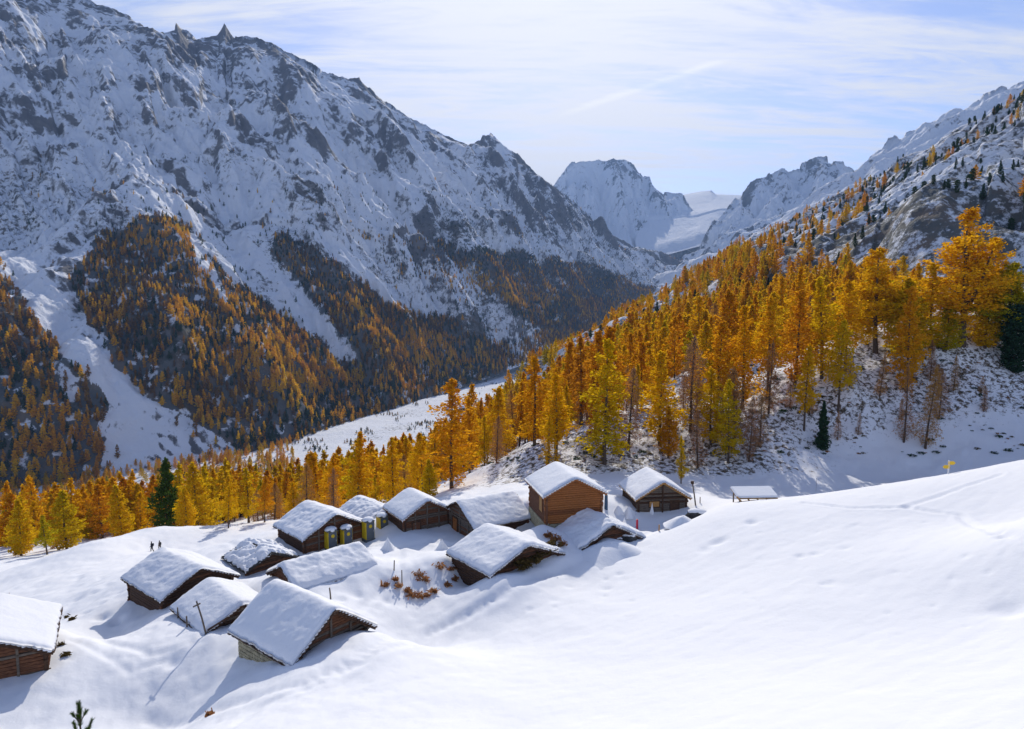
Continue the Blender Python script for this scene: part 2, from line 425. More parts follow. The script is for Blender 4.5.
def seg_dist(x, y, q):
    best = np.full(x.shape, 1e9); along = np.zeros(x.shape); acc = 0
    for i in range(len(q) - 1):
        a, b = q[i], q[i + 1]; d = b - a; l = np.hypot(*d)
        t = np.clip(((x - a[0]) * d[0] + (y - a[1]) * d[1]) / (l * l), 0, 1)
        dd = np.hypot(x - a[0] - t * d[0], y - a[1] - t * d[1])
        m = dd < best; best = np.where(m, dd, best); along = np.where(m, acc + t * l, along); acc += l
    return best, along
DENTS = [(1012,609,1.0,.35),(997,532,.45,.3),(1003,536,.4,.3),(752,522,.5,.3),(715,543,.6,.22),(722,540,.6,.22),(705,549,.6,.2),(800,556,.35,.2),(815,554,.35,.15),(845,548,.4,.12),(830,583,.5,.12),(140,590,.5,.25),(152,600,.4,.2)]
rr = random.Random(3)
for k in range(26):  # trampled snow by the left barn
    DENTS.append((rr.uniform(60, 125), rr.uniform(575, 622), rr.uniform(.3, .55), rr.uniform(.12, .28)))
for k in range(60): DENTS.append((rr.uniform(300, 640), rr.uniform(535, 612), rr.uniform(.2, .5), rr.uniform(.06, .2)))
for k in range(30): DENTS.append((rr.uniform(640, 1020), rr.uniform(500, 640), rr.uniform(.15, .3), rr.uniform(.04, .1)))
for k in range(16): DENTS.append((rr.uniform(100, 230), rr.uniform(612, 700), rr.uniform(.25, .5), rr.uniform(.06, .16)))
DN = []
for a, b, r, d in DENTS:
    q = ray_ground(a, b, 12, 130)
    if q is not None: DN.append((q[0], q[1], r, d))
def near_z(x, y):
    x = np.asarray(x, float); y = np.asarray(y, float); z = near_z0(x, y)
    for q, w, dp in TR:
        d, al = seg_dist(x, y, q)
        d = d + .25 * fbm(x / 2.5, y / 2.5, 2, 55)
        st = .8 + .2 * fbm(al / .5, d, 2, 57) + .12 * np.cos(al * 6.283 / .75)
        z = z - dp * np.exp(-(d / w) ** 2) * st + dp * .3 * np.exp(-((d - 1.9 * w) / w) ** 2)
    for a, b, r, d in DN:
        k = np.exp(-((x - a) ** 2 + (y - b) ** 2) / (r * r)); z = z - d * k * (1.15 - .3 * k)
    return z

# polar-spaced sheet, fine near the viewpoint
az = np.radians(np.linspace(-58, 58, 1000)); rad = np.geomspace(7, 640, 900)
A, R = np.meshgrid(az, rad, indexing='ij'); gx = R * np.sin(A); gy = R * np.cos(A)
gz = near_z(gx, gy)
pxn, pyn = proj(np.stack([gx, gy, gz], -1))
hillm = smooth(94, 104, gy - .12 * np.maximum(gx, 0)) * smooth(-30, 0, gx)
soil = -.6 + 1.31 * hillm + .25 * smooth(300, 400, R)
soil = soil - .35 * smooth(40, 70, gx) * (1 - smooth(112, 125, gy)) * hillm
soil = np.maximum(soil, .12 * smooth(125, 150, gy) * smooth(0, -25, gx))
soil = np.where((pyn > 540) & (pyn < 615) & (pxn > 385) & (pxn < 485) & (gy < 80), np.maximum(soil, -.02), soil)
soil = np.where((pyn > 575) & (pyn < 640) & (pxn > 55) & (pxn < 120) & (gy < 80), np.maximum(soil, -.16), soil)
ground = mesh_obj('snow_ground', np.stack([gx, gy, gz], -1), grid_faces(1000, 900), M['ground'], smoothf=True, attrs={'soil': soil})
tag(ground, 'smooth white snow slope and village shelf in the foreground', kind='structure')

# ================================================================== BIG TERRAIN SHEETS
def poly_interp(poly, px):
    a = np.array(poly, float); return np.interp(px, a[:, 0], a[:, 1]), np.exp(np.interp(px, a[:, 0], np.log(a[:, 2])))

def sheet(name, material, rows, px0, px1, nu, nv, cell, amp, crestamp, label, rockf=.0, scrubf=None, back=(.3, .45), ts=None, rough=1., seed=1, stripe=1., rowsmooth=1.0, diag=0.):
    px = np.linspace(px0, px1, nu)
    C = []
    for r in rows:
        py, Y = poly_interp(r, px)
        if r is not rows[-1]:
            kw = max(3, nu // 18); ker = np.hanning(2 * kw + 1); ker /= ker.sum(); py = np.convolve(np.pad(py, kw, 'edge'), ker, 'valid'); Y = np.convolve(np.pad(Y, kw, 'edge'), ker, 'valid')
        C.append(P(px, py, Y))
    C = np.stack(C, 0)                                  # rows,nu,3
    kw = max(3, nu // 14); ker = np.hanning(2 * kw + 1); ker /= ker.sum()
    sm = np.stack([np.convolve(np.pad(C[-1][:, a], kw, 'edge'), ker, 'valid') for a in range(3)], -1)
    # keep azimuth, soften only depth and height below the skyline
    smY = sm[:, 1]; smz = sm[:, 2] * 1.0
    resz = C[-1][:, 2] - smz; C[-1][:, 2] = smz
    f_, c_ = C[0], C[-1]
    span = c_[:, 1] - f_[:, 1]; hgt = c_[:, 2] - f_[:, 2]
    Yb = c_[:, 1] + span * back[0] + 60
    b = np.stack([c_[:, 0] * Yb / c_[:, 1], Yb, c_[:, 2] - np.maximum(hgt, 80) * back[1]], -1)
    C = np.concatenate([C, b[None]], 0)
    K = len(C); ts = ts or list(np.linspace(0, 1, K - 1)) + [1.3]
    t = np.concatenate([np.linspace(0, 1, nv - nv // 8), np.linspace(1, 1.3, nv // 8 + 1)[1:]])
    kk = np.clip(np.searchsorted(ts, t, 'right') - 1, 0, K - 2); tt = ((t - np.array(ts)[kk]) / (np.array(ts)[kk + 1] - np.array(ts)[kk]))[:, None, None]
    X = np.transpose(C[kk] * (1 - tt) + C[kk + 1] * tt, (1, 0, 2)).copy()
    x, y, z = X[..., 0], X[..., 1], X[..., 2].copy()
    T = np.broadcast_to(t, (nu, nv))
    z += resz[:, None] * np.exp(-np.abs(t - 1) / .035)[None, :]
    if K > 3:  # soften the lines between control rows
        for _ in range(int(rowsmooth * nv / 12)):
            z[:, 1:-1] = np.where(T[:, 1:-1] < .97, .5 * z[:, 1:-1] + .25 * (z[:, 2:] + z[:, :-2]), z[:, 1:-1])
    x = x + .12 * cell * fbm(x / cell, y / cell, 3, seed + 90) * smooth(0, .05, T)
    xu, xv = np.gradient(x); yu, yv = np.gradient(y); zu, zv = np.gradient(z)
    det = xu * yv - xv * yu; det = np.where(np.abs(det) < 1e-9, 1e-9, det)
    zx = (zu * yv - zv * yu) / det; zy = (zv * xu - zu * xv) / det
    big = fbm(x / cell / 1.6, y / cell / 1.6, 3, seed, .5, True)
    env = smooth(0, .12, T) * (1 - (1 - crestamp) * np.exp(-((T - 1) / .09) ** 2))
    h = np.zeros_like(z); fr = 1 / cell; am = 1.; gxx, gyy = zx * 1., zy * 1.
    ero = 0
    for o in range(5):
        s = np.hypot(gxx, gyy) + 1e-6
        k = np.minimum(s, 1.6) * stripe / s
        e, ex, ey = erosion(x * fr, y * fr, -gyy * k, gxx * k, seed + o)
        e = e * smooth(.03, .35, s)
        h = h + am * e; ero = ero + am * e
        gxx = gxx + am * ex * amp * fr * 2.2 * 1.0; gyy = gyy + am * ey * amp * fr * 2.2
        fr *= 2.05; am *= .52
    z2 = z + env * amp * (1.1 * h + .4 * big) + env * amp * .2 * rough * fbm(x / cell * 5, y / cell * 5, 5, seed + 7, .55, True)
    if diag:
        a_, b_ = proj(np.stack([x, y, z], -1)); a_ = a_ + 16 * fbm(a_ / 60, b_ / 50, 3, seed + 200)
        dg = fbm((a_ - .62 * b_) / 34, b_ / 190, 4, seed + 210, .55, True); dg2 = fbm((a_ - .62 * b_) / 9, b_ / 70, 3, seed + 220)
        z2 = z2 + diag * env * smooth(.3, .55, T) * (dg + .25 * dg2); ero = ero + .9 * smooth(.3, .55, T) * (dg * .7 - .12 + dg2 * .9)
    cr = np.exp(-((T - 1) / .04) ** 2)
    z2 = z2 + cr * amp * .15 * rough * fbm(x / cell * 6, y / cell * 6, 4, seed + 70, .6, True)
    X = np.stack([x, y, z2], -1)
    qx, qy = proj(X)
    rock = rockf(qx, qy, T, ero, X) if callable(rockf) else np.full(z.shape, rockf) + .16 * ero
    scrub = scrubf(qx, qy, T, X) if scrubf else np.full(z.shape, -2.)
    o = mesh_obj(name, X, grid_faces(nu, nv), M[material], smoothf=True, attrs={'rock': rock, 'scrub': scrub})
    tag(o, label, kind='structure')
    return X, qx, qy, T

# left mountain wall --------------------------------------------------
crestL = [(-420,-60,1900),(-150,-30,2200),(0,-6,2500),(30,2,2550),(62,4,2600),(95,12,2680),(130,25,2750),(155,41,2800),(178,32,2900),(200,50,3000),(222,42,3050),(228,30,3060),(236,46,3080),(270,53,3150),(285,62,3200),(320,79,3300),(345,84,3400),(362,86,3480),(378,102,3550),(400,115,3650),(425,133,3750),(448,144,3850),(467,156,3950),(480,141,4000),(490,136,4050),(505,146,4100),(520,160,4150),(540,181,4300),(560,200,4400),(590,222,4600),(620,245,4800),(650,262,4950),(683,279,5100),(740,300,5300)]
footL = [(-420,520,700),(0,500,850),(100,478,930),(210,460,1030),(300,446,1180),(360,424,1400),(420,402,1650),(500,374,2100),(560,350,2700),(620,322,3500),(683,292,4600),(740,306,5000)]
midL = [(-420,260,1150),(0,265,1400),(100,235,1550),(200,235,1700),(300,240,1900),(420,255,2300),(500,262,2900),(560,268,3400),(620,286,4000),(683,287,4850),(740,304,5150)]
GUL = [([(-20,240),(20,275),(60,335),(105,375),(150,415),(200,445),(235,462)], 13), ([(232,235),(262,262),(300,305),(330,335),(352,358)], 8), ([(318,235),(350,262),(395,300)], 6), ([(190,232),(206,262),(224,300)],5), ([(60,368),(72,392)],9)]
FOREST = [[(-300,300),(0,262),(22,288),(60,345),(108,400),(98,432),(112,470),(112,500),(-300,520)],
 [(104,232),(150,214),(185,222),(215,262),(246,292),(290,318),(340,360),(352,364),(420,384),(428,404),(330,446),(300,450),(222,462),(150,402),(108,352),(78,305),(70,268)],
 [(268,246),(292,234),(332,262),(398,308),(450,322),(498,348),(505,378),(430,402),(352,362),(318,312)],
 [(430,236),(475,250),(520,252),(600,268),(655,290),(664,300),(610,332),(566,350),(500,300)],
 [(440,360),(560,330),(580,352),(500,385)],
 [(352,228),(430,240),(500,290),(470,300),(400,275)]]
def gully_mask(qx, qy):
    m = np.zeros(qx.shape)
    for q, w in GUL:
        d, _ = seg_dist(qx + 5 * fbm(qx / 25, qy / 25, 2, 4), qy, np.array(q, float)); m = np.maximum(m, 1 - smooth(w * .6, w * 1.25, d))
    fan = in_poly(qx, qy, [(130,400),(175,410),(225,440),(262,470),(150,480),(98,478),(108,430),(118,405)])
    return np.maximum(m, fan * 1.) * (.62 + .55 * fbm(qx / 9 + qy / 14, qy / 16, 4, 176))
def rockL(qx, qy, T, ero, X):
    z = X[..., 2]
    r = .06 + .28 * ero + .38 * fbm(X[..., 0] / 420, z / 300, 4, 77)
    r = r + .22 * np.exp(-((T - 1) / .1) ** 2)
    r = r + .10 * smooth(300, 120, qx) * smooth(.5, .7, T)
    r = r + .12 * smooth(.5, .8, T)
    r = r - .38 * gully_mask(qx, qy)
    fan = in_poly(qx, qy, [(120,400),(175,410),(225,440),(262,470),(150,480),(98,478),(100,440)])
    r = r + .5 * fan * smooth(-.15, .3, fbm(qx / 9 - qy / 12, qy / 12, 4, 276))
    return r
def scrubL(qx, qy, T, X):
    s = smooth(.85, .45, T) * (.55 + .8 * fbm(X[..., 0] / 260, X[..., 2] / 180, 4, 12))
    fm = 0; wb = 15
    for pl, k in zip(FOREST[:4], (1, 1, 1, .9)): fm = np.maximum(fm, in_poly(qx + 14 * fbm(qx / 22, qy / 22, 5, 71, .6), qy + 14 * fbm(qx / 22, qy / 22, 5, 72, .6), pl) * k)
    fm = fm * smooth(-.45, .1, fbm(qx / 16, qy / 12, 4, 75))
    g = gully_mask(qx, qy)
    return s + 1.0 * fm * (1 - g) - .55 * g - 1.2 * smooth(.72, .92, T)
XL, qxL, qyL, TL = sheet('west_facing_mountain', 'wall_mtn', [footL, midL, crestL], -420, 735, 1000, 820, 480, 92, .25, 'long jagged snow dusted mountain wall along the left of the valley', rockL, scrubL, ts=[0, .45, 1, 1.3], seed=3, diag=38.)

# far massif, glacier, right ridges --------------------------------------
XC, qxC, qyC, TC = sheet('distant_massif', 'far_mtn',
  [[(480,330,6200),(620,310,6300),(700,290,6500),(760,300,6600)], [(480,250,7400),(600,235,7500),(690,240,7400),(760,260,7400)],
   [(480,240,8800),(540,205,8700),(556,186,8600),(566,172,8500),(576,164,8500),(590,163,8500),(597,161,8500),(604,165,8500),(624,163,8500),(634,172,8500),(642,180,8450),(648,178,8400),(656,190,8300),(666,197,8300),(684,197,8200),(690,206,8150),(700,222,8000),(730,262,7900),(760,280,7800)]],
  480, 760, 460, 380, 560, 110, .3, 'distant snow covered massif closing the head of the valley', lambda a, b, T, e, X: .06 + .3 * e + .3 * fbm(X[..., 0] / 500, X[..., 2] / 260, 4, 6) + .2 * np.exp(-((T - 1) / .15) ** 2), seed=11)
XG, *_ = sheet('glacier', 'far_mtn',
  [[(640,262,6600),(700,246,6700),(780,250,6800)], [(640,222,7700),(690,222,7700),(720,214,7900),(780,214,8000)], [(640,196,9800),(680,196,9900),(700,192,9900),(712,191,9900),(718,195,9900),(750,196,9900),(780,198,9900)]],
  640, 780, 200, 160, 900, 40, .15, 'bright sunlit glacier in the saddle at the valley head', lambda a, b, T, e, X: -.55 + .2 * e + .55 * np.exp(-((T - 1) / .04) ** 2), seed=23, rough=.4)
XR2, *_ = sheet('far_right_ridge', 'far_mtn',
  [[(650,318,3900),(690,306,4000),(760,300,4000),(860,290,4000),(1100,280,3600)], [(650,302,4800),(690,280,5000),(730,250,5300),(800,225,5300),(1100,200,5000)],
   [(650,306,5400),(672,290,5500),(690,272,5600),(702,250,5700),(712,232,5800),(726,212,5900),(740,198,6000),(752,188,6000),(770,178,6000),(800,170,6000),(826,166,5900),(842,168,5800),(862,176,5700),(900,180,5500),(1100,180,5300)]],
  650, 1100, 460, 340, 420, 105, .5, 'far bluish snow ridge on the right of the valley head', lambda a, b, T, e, X: .12 + .3 * e + .25 * fbm(X[..., 0] / 400, X[..., 2] / 220, 4, 6) + .15 * np.exp(-((T - 1) / .15) ** 2), seed=31)
XR1, *_ = sheet('upper_right_ridge', 'wall_mtn',
  [[(690,330,2000),(780,320,2000),(860,300,2000),(1330,260,1800)], [(690,300,2600),(780,262,2700),(860,225,2700),(1000,160,2700),(1330,90,2500)],
   [(690,302,3000),(730,268,3100),(780,232,3200),(820,205,3300),(850,182,3400),(866,166,3450),(884,154,3500),(905,143,3500),(930,132,3450),(955,117,3400),(980,104,3350),(1005,97,3300),(1024,92,3300),(1100,60,3200),(1330,0,3000)]],
  690, 1330, 420, 320, 380, 75, .6, 'steep white snow ridge rising at the upper right', lambda a, b, T, e, X: -.05 + .25 * e + .1 * fbm(X[..., 0] / 300, X[..., 2] / 200, 3, 5), seed=41)
# right hillside behind the near larches
footR = [(380,600,560),(470,440,500),(540,405,420),(600,385,380),(700,340,380),(800,325,340),(900,312,270),(1024,302,255),(1330,280,230)]
crestR = [(380,610,600),(470,450,560),(520,405,580),(545,382,700),(600,342,900),(640,322,1200),(683,290,1500),(700,277,1500),(740,252,1500),(770,236,1500),(800,224,1350),(830,208,1250),(857,194,1150),(880,184,1080),(900,171,1000),(925,158,920),(950,143,840),(985,128,740),(1024,109,660),(1330,0,600)]
XR, qxR, qyR, TR_ = sheet('right_hillside', 'hill', [footR, crestR], 380, 1330, 760, 520, 120, 20, .4, 'steep snowy hillside with scattered trees on the right',
  lambda a, b, T, e, X: -.34 + .25 * e + .12 * fbm(X[..., 0] / 90, X[..., 2] / 50, 4, 5), lambda a, b, T, X: .78 - .5 * smooth(.85, .97, T) + .4 * fbm(X[..., 0] / 120, X[..., 2] / 80, 4, 8), back=(.25, .6), seed=51)

# valley floor + everything out to the horizon
vx = np.linspace(-9000, 9000, 420); vy = np.concatenate([np.linspace(-2500, 600, 30), np.linspace(620, 3600, 420), np.geomspace(3650, 16000, 60)])
vx = np.sign(vx) * 9000 * (np.abs(vx) / 9000) ** 2.2
VX, VY = np.meshgrid(vx, vy, indexing='ij')
VZ = -246 + 5 * fbm(VX / 260, VY / 260, 5, 61) + 1.6 * fbm(VX / 40, VY / 40, 4, 62) + smooth(2000, 5200, VY) * 150
ch = np.exp(-((VX + 140 - (VY - 1100) * .17 + 40 * np.sin(VY / 170)) / 16) ** 2); VZ = VZ - 4 * ch
pqx, pqy = proj(np.stack([VX, np.maximum(VY, 50), VZ], -1))
vs = .72 + .7 * fbm(VX / 90, VY / 130, 4, 63) + .5 * ch - .3
o = mesh_obj('valley_floor', np.stack([VX, VY, VZ], -1), grid_faces(len(vx), len(vy)), M['hill'], smoothf=True, attrs={'rock': np.full(VZ.shape, -.5), 'scrub': vs})
tag(o, 'flat snow covered valley floor below the forests', kind='structure')
# ================================================================== TREES
def tree_mesh(seed, h, wr, nbr, leaves, lsize, base=.14, shape='cone', trunk_r=.2, droop=.25, tops=1, limb_r=.035, limbs=True, gap=.35, segs=6):
    """returns (trunk V,F) and (crown V,F): whorled limbs with many separate needle tufts along them"""
    r = np.random.RandomState(seed); rd = random.Random(seed)
    tb = MB(); bend = (rd.uniform(-.02, .02) * h, rd.uniform(-.02, .02) * h)
    def ax(t, k=0): return np.array([bend[0] * t * t + 0.05 * math.sin(7 * t + seed), bend[1] * t * t + .05 * math.cos(6 * t + seed), t * h])
    n = 9
    tb.tube([ax(i / n) - np.array([0, 0, .6 if i == 0 else 0]) for i in range(n + 1)], [trunk_r * (1 - i / n) ** .8 * (1.25 if i == 0 else 1) + .015 for i in range(n + 1)], segs)
    trunks = [(ax, 1.)]
    if tops > 1:
        for q in range(tops - 1):
            a = rd.uniform(0, 6.28); t0 = rd.uniform(.18, .4); e = rd.uniform(.75, .95); off = wr * rd.uniform(.3, .5)
            def ax2(t, a=a, t0=t0, e=e, off=off):
                s = max(0, (t - t0) / (1 - t0)); return np.array([math.cos(a) * off * s ** .6, math.sin(a) * off * s ** .6, h * (t0 + (e - t0) * s)])
            tb.tube([ax2(t0 + (1 - t0) * i / 7) for i in range(8)], [trunk_r * .6 * (1 - i / 7) ** .8 + .015 for i in range(8)], segs); trunks.append((ax2, .8))
    C = []; 
    for b in range(nbr):
        axf, sc = trunks[rd.randrange(len(trunks))] if tops > 1 else trunks[0]
        t = base + (1 - base) * (b + rd.random()) / nbr
        if tops > 1: t = max(t, .2)
        s = (t - base) / (1 - base)
        if shape == 'cone': rad = wr * ((1 - s) ** .6) * min(1, .4 + s * 4) * (1 + .18 * math.sin(s * 11 + seed))
        elif shape == 'round': rad = wr * math.sqrt(max(.02, 1 - (s * 1.9 - .85) ** 2 * .75)) * (.45 if s > .93 else 1)
        elif shape == 'broad': rad = wr * (1 - s ** 3.2) * min(1, .55 + s * 1.6) * (1 + .22 * math.sin(s * 17 + seed)) + .5
        else: rad = wr * (1 - s ** 1.6) * min(1, .45 + s * 3) + .2
        rad *= sc * rd.uniform(1 - gap * 1.3, 1.12) + .02
        a = b * 2.399 + rd.uniform(-.5, .5); p0 = axf(t)
        up = (.25 + .45 * s) * rad if shape != 'cone' else .12 * rad + .55 * rad * s
        ks = 5; pl = []
        for i in range(ks + 1):
            q = i / ks
            pl.append(p0 + np.array([math.cos(a + .25 * q) * rad * q, math.sin(a + .25 * q) * rad * q, up * q - droop * rad * q * q + .08 * rad * q ** 4]))
        if limbs: tb.tube(pl[:5], [limb_r * (1.3 - s) * (1 - i / 6) + .008 for i in range(5)], 3, cap=False)
        pl = np.array(pl); m = max(2, int(leaves / nbr * (rad / wr + .25) / .9))
        q = r.uniform(.12, 1.0, m) ** .75 * ks; i0 = np.clip(q.astype(int), 0, ks - 1); fq = (q - i0)[:, None]
        c = pl[i0] * (1 - fq) + pl[i0 + 1] * fq
        side = np.array([-math.sin(a), math.cos(a), 0]); sw = rad * .34 * (1.1 - (q / ks) * .7)
        c = c + side[None] * (r.normal(0, 1, m) * sw)[:, None]
        c[:, 2] += -np.abs(r.normal(0, 1, m)) * .035 * h * (.5 + .5 * (1 - s)) * (.4 if shape != 'cone' else .8) + r.normal(0, .012 * h, m)
        C.append(c)
    for axf, sc in trunks:   # leader
        m = max(4, leaves // 60); tt = r.uniform(.9, 1.0, m)
        C.append(np.array([axf(t) for t in tt]) + r.normal(0, .012 * h, (m, 3)) * np.array([1, 1, .5]))
    C = np.concatenate(C); m = len(C)
    d1 = r.normal(0, 1, (m, 3)); d1 /= np.linalg.norm(d1, axis=1)[:, None]
    d2 = np.cross(d1, r.normal(0, 1, (m, 3))); d2 /= np.linalg.norm(d2, axis=1)[:, None]
    sz = lsize * r.uniform(.55, 1.35, m)[:, None]
    d1 = d1 * sz; d2 = d2 * sz * .55; d1[:, 2] *= .75
    V = np.stack([C - d1, C + d2 * 1.0, C + d1, C - d2], 1).reshape(-1, 3)
    Fq = np.arange(m * 4).reshape(m, 4)
    return (tb.v, tb.f), (V, Fq)

def proto_tree(kind, crown_mat, **k):
    (tv, tf), (cv, cf) = tree_mesh(**k)
    me = bpy.data.meshes.new(kind + '_trunk'); me.from_pydata(tv, [], tf); me.materials.append(M['bark']); me.update()
    mc = bpy.data.meshes.new(kind + '_crown'); n = len(cf)
    mc.vertices.add(len(cv)); mc.vertices.foreach_set('co', cv.astype(np.float32).ravel()); mc.loops.add(n * 4)
    mc.loops.foreach_set('vertex_index', cf.astype(np.int32).ravel()); mc.polygons.add(n); mc.polygons.foreach_set('loop_start', np.arange(0, n * 4, 4, dtype=np.int32)); mc.update(calc_edges=True)
    mc.materials.append(M[crown_mat]); return me, mc, k['h']

PR = {}
PR['larch'] = [proto_tree('larch', 'gold', seed=s, h=18, wr=w, nbr=nb, leaves=lv, lsize=.235, base=b, trunk_r=.22, droop=.3, gap=.6) for s, w, nb, lv, b in
               ((1, 3.8, 62, 5600, .12), (2, 3.1, 54, 4400, .22), (3, 4.5, 66, 6600, .1), (4, 3.4, 50, 4600, .28), (5, 2.7, 52, 3800, .16), (6, 4.1, 54, 5000, .32), (7, 3.5, 48, 3800, .2), (8, 4.6, 58, 5800, .14))]
PR['sparse_larch'] = [proto_tree('sparse_larch', 'sparse', seed=s, h=16, wr=w, nbr=95, leaves=lv, lsize=.13, base=.08, trunk_r=.2, droop=.35, limb_r=.032) for s, w, lv in ((11, 2.6, 4200), (12, 3.2, 5600), (13, 2.2, 3000))]
PR['old_larch'] = [proto_tree('old_larch', 'gold', seed=s, h=26, wr=w, nbr=110, leaves=16000, lsize=.27, base=.16, trunk_r=.42, droop=.22, shape='broad', tops=t, limb_r=.09, gap=.5) for s, w, t in ((21, 7.6, 3), (22, 6.4, 2))]
PR['arolla_pine'] = [proto_tree('arolla_pine', 'pine', seed=s, h=15, wr=w, nbr=110, leaves=7500, lsize=.30, base=.04, trunk_r=.24, droop=.12, shape='round', gap=.25) for s, w in ((31, 3.2), (32, 2.6))]
PR['green_pine'] = [proto_tree('green_pine', 'green', seed=41, h=16, wr=3.6, nbr=90, leaves=6500, lsize=.28, base=.08, trunk_r=.24, droop=.1, shape='oval', gap=.45)]
PR['spruce'] = [proto_tree('spruce', 'pine', seed=51, h=14, wr=2.3, nbr=110, leaves=5500, lsize=.28, base=.04, trunk_r=.2, droop=.3)]
PR['bush_larch'] = [proto_tree('bushy_larch', 'gold', seed=s, h=13, wr=w, nbr=70, leaves=7000, lsize=.21, base=.06, trunk_r=.2, droop=.22, shape='oval', gap=.3) for s, w in ((61, 3.3), (62, 2.8))]

trees = []
def place_tree(kind, x, y, h, label, cat='tree', group=None, rz=None, sink=.3, wid=1., var=None):
    me, mc, ph = PR[kind][(var if var is not None else len(trees)) % len(PR[kind])]
    z = float(near_z(x, y)) - sink
    nm = {'bush_larch': 'larch_tree', 'larch': 'larch_tree', 'sparse_larch': 'larch_tree', 'old_larch': 'larch_tree', 'arolla_pine': 'pine_tree', 'green_pine': 'pine_tree', 'spruce': 'spruce_tree'}[kind]
    e = empty(nm, (x, y, z), rz if rz is not None else random.uniform(0, 6.28)); s = h / ph; e.scale = (s * wid, s * wid, s); e.rotation_euler.x = random.gauss(0, .035); e.rotation_euler.y = random.gauss(0, .035)
    t = bpy.data.objects.new('trunk', me); COL.objects.link(t); t.parent = e
    c = bpy.data.objects.new('crown', mc); COL.objects.link(c); c.parent = e
    tag(e, label, cat, group); trees.append((x, y, h * .18)); return e

def tree_px(kind, px, ytop, ybase, Y=None, label='', group=None, wid=1., var=None, **k):
    """a tree seen at that place in the photograph: foot on the terrain on the sight line, real height from its distance"""
    q = ray_ground(px, ybase, 85, 420) if Y is None else P(px, ybase, Y)
    if q is None: q = P(px, ybase, 150)
    x, y = float(q[0]), float(q[1]); z = float(near_z(x, y))
    top = P(px, ytop, y)[2]; h = max(3, top - z)
    return place_tree(kind, x, y, h, label, 'tree', group, wid=wid, var=var, **k)

# single trees one can pick out
tree_px('old_larch', 962, 208, 345, None, 'largest broad orange larch towering above the right hillside', var=0, wid=1.45)
for i, (a_, t_, b_, w_, k_, v_, l_) in enumerate([
 (1008, 262, 352, 1.5, 'old_larch', 1, 'orange larch pressed against the right side of the largest larch'),
 (930, 262, 350, 1.4, 'larch', 2, 'tall orange larch touching the left side of the largest larch'),
 (905, 278, 356, 1.5, 'bush_larch', 0, 'bright yellow larch between the largest and second tallest larches'),
 (845, 280, 372, 1.4, 'larch', 5, 'feathery orange larch just left of the second tallest larch'),
 (822, 276, 378, 1.3, 'larch', 0, 'tall golden larch at the top of the shaded slope'),
 (795, 288, 384, 1.35, 'larch', 2, 'wide golden larch left of the top of the shaded slope'),
 (768, 296, 396, 1.3, 'larch', 3, 'golden larch with long bare foot above the shaded slope'),
 (985, 290, 348, 1.4, 'bush_larch', 1, 'low golden larch at the right foot of the largest larch'),
 (1040, 270, 350, 1.5, 'larch', 5, 'orange larch cut by the right edge above the dark pine'),
 (946, 300, 350, 1.3, 'bush_larch', 0, 'small golden larch at the left foot of the largest larch'),
 (742, 305, 408, 1.3, 'larch', 0, 'yellow orange larch on the near edge of the spur wood'),
 (716, 320, 420, 1.35, 'larch', 5, 'broad orange larch low on the near edge of the spur wood'),
 (690, 335, 432, 1.2, 'sparse_larch', 1, 'large greyish half bare larch on the near edge of the spur wood'),
 (660, 350, 445, 1.4, 'larch', 2, 'full golden larch above and right of the orange cabin'),
 (628, 365, 450, 1.2, 'sparse_larch', 0, 'tall half bare larch directly above the orange cabin'),
 (556, 372, 462, 1.4, 'larch', 3, 'golden larch rising over the long low barn')]):
    tree_px(k_, a_, t_, b_, None, l_, wid=w_, var=v_)
tree_px('old_larch', 875, 247, 352, None, 'second tallest spreading orange larch left of the largest one', var=1, wid=1.5)
tree_px('larch', 681, 434, 492, 100, 'small bright yellow larch directly behind the golden wood hut', var=4)
tree_px('spruce', 822, 400, 449, None, 'small dark green spruce alone on the shaded snowy slope')
tree_px('arolla_pine', 1012, 304, 372, None, 'dark evergreen pine at the right edge of the photo', var=0)
tree_px('green_pine', 166, 458, 521, 158, 'dark green round pine among yellow larches beyond the snow knoll')
tree_px('bush_larch', 198, 462, 530, 150, 'broad olive yellow larch just right of the dark green pine', wid=1.15, var=0)
tree_px('bush_larch', 122, 484, 528, 152, 'compact golden green larch at the left of the snow knoll', wid=1.2, var=1)
tree_px('bush_larch', 66, 491, 541, 145, 'orange yellow cone shaped larch above the snow bank at left', wid=1.3, var=0)
tree_px('bush_larch', 22, 499, 560, 140, 'tall yellow larch standing lowest at the left edge', wid=1.2, var=1)
tree_px('larch', 594, 380, 462, 118, 'bright golden larch rising above the orange log cabin', var=0)
tree_px('larch', 519, 371, 440, 170, 'pointed larch with pale tip reaching over the valley floor', var=1)
tree_px('larch', 804, 344, 430, None, 'slim yellow larch standing in the middle of the shaded slope', var=3)
tree_px('larch', 838, 318, 412, None, 'orange larch with a bare lower trunk on the right slope', var=5)
tree_px('larch', 906, 285, 392, None, 'yellow larch standing below the second tallest orange larch', var=2)
tree_px('sparse_larch', 749, 394, 462, None, 'half bare larch with orange top low on the shaded slope', var=0)
tree_px('sparse_larch', 925, 365, 448, None, 'thin bare twigged larch left of the yellow signpost', var=1)
tree_px('sparse_larch', 904, 362, 442, None, 'rusty bare larch beside the thin one on the shaded slope', var=2)
tree_px('bush_larch', 430, 458, 492, 104, 'bright lime green larch sapling behind the snowy huts', wid=1.2, var=1)

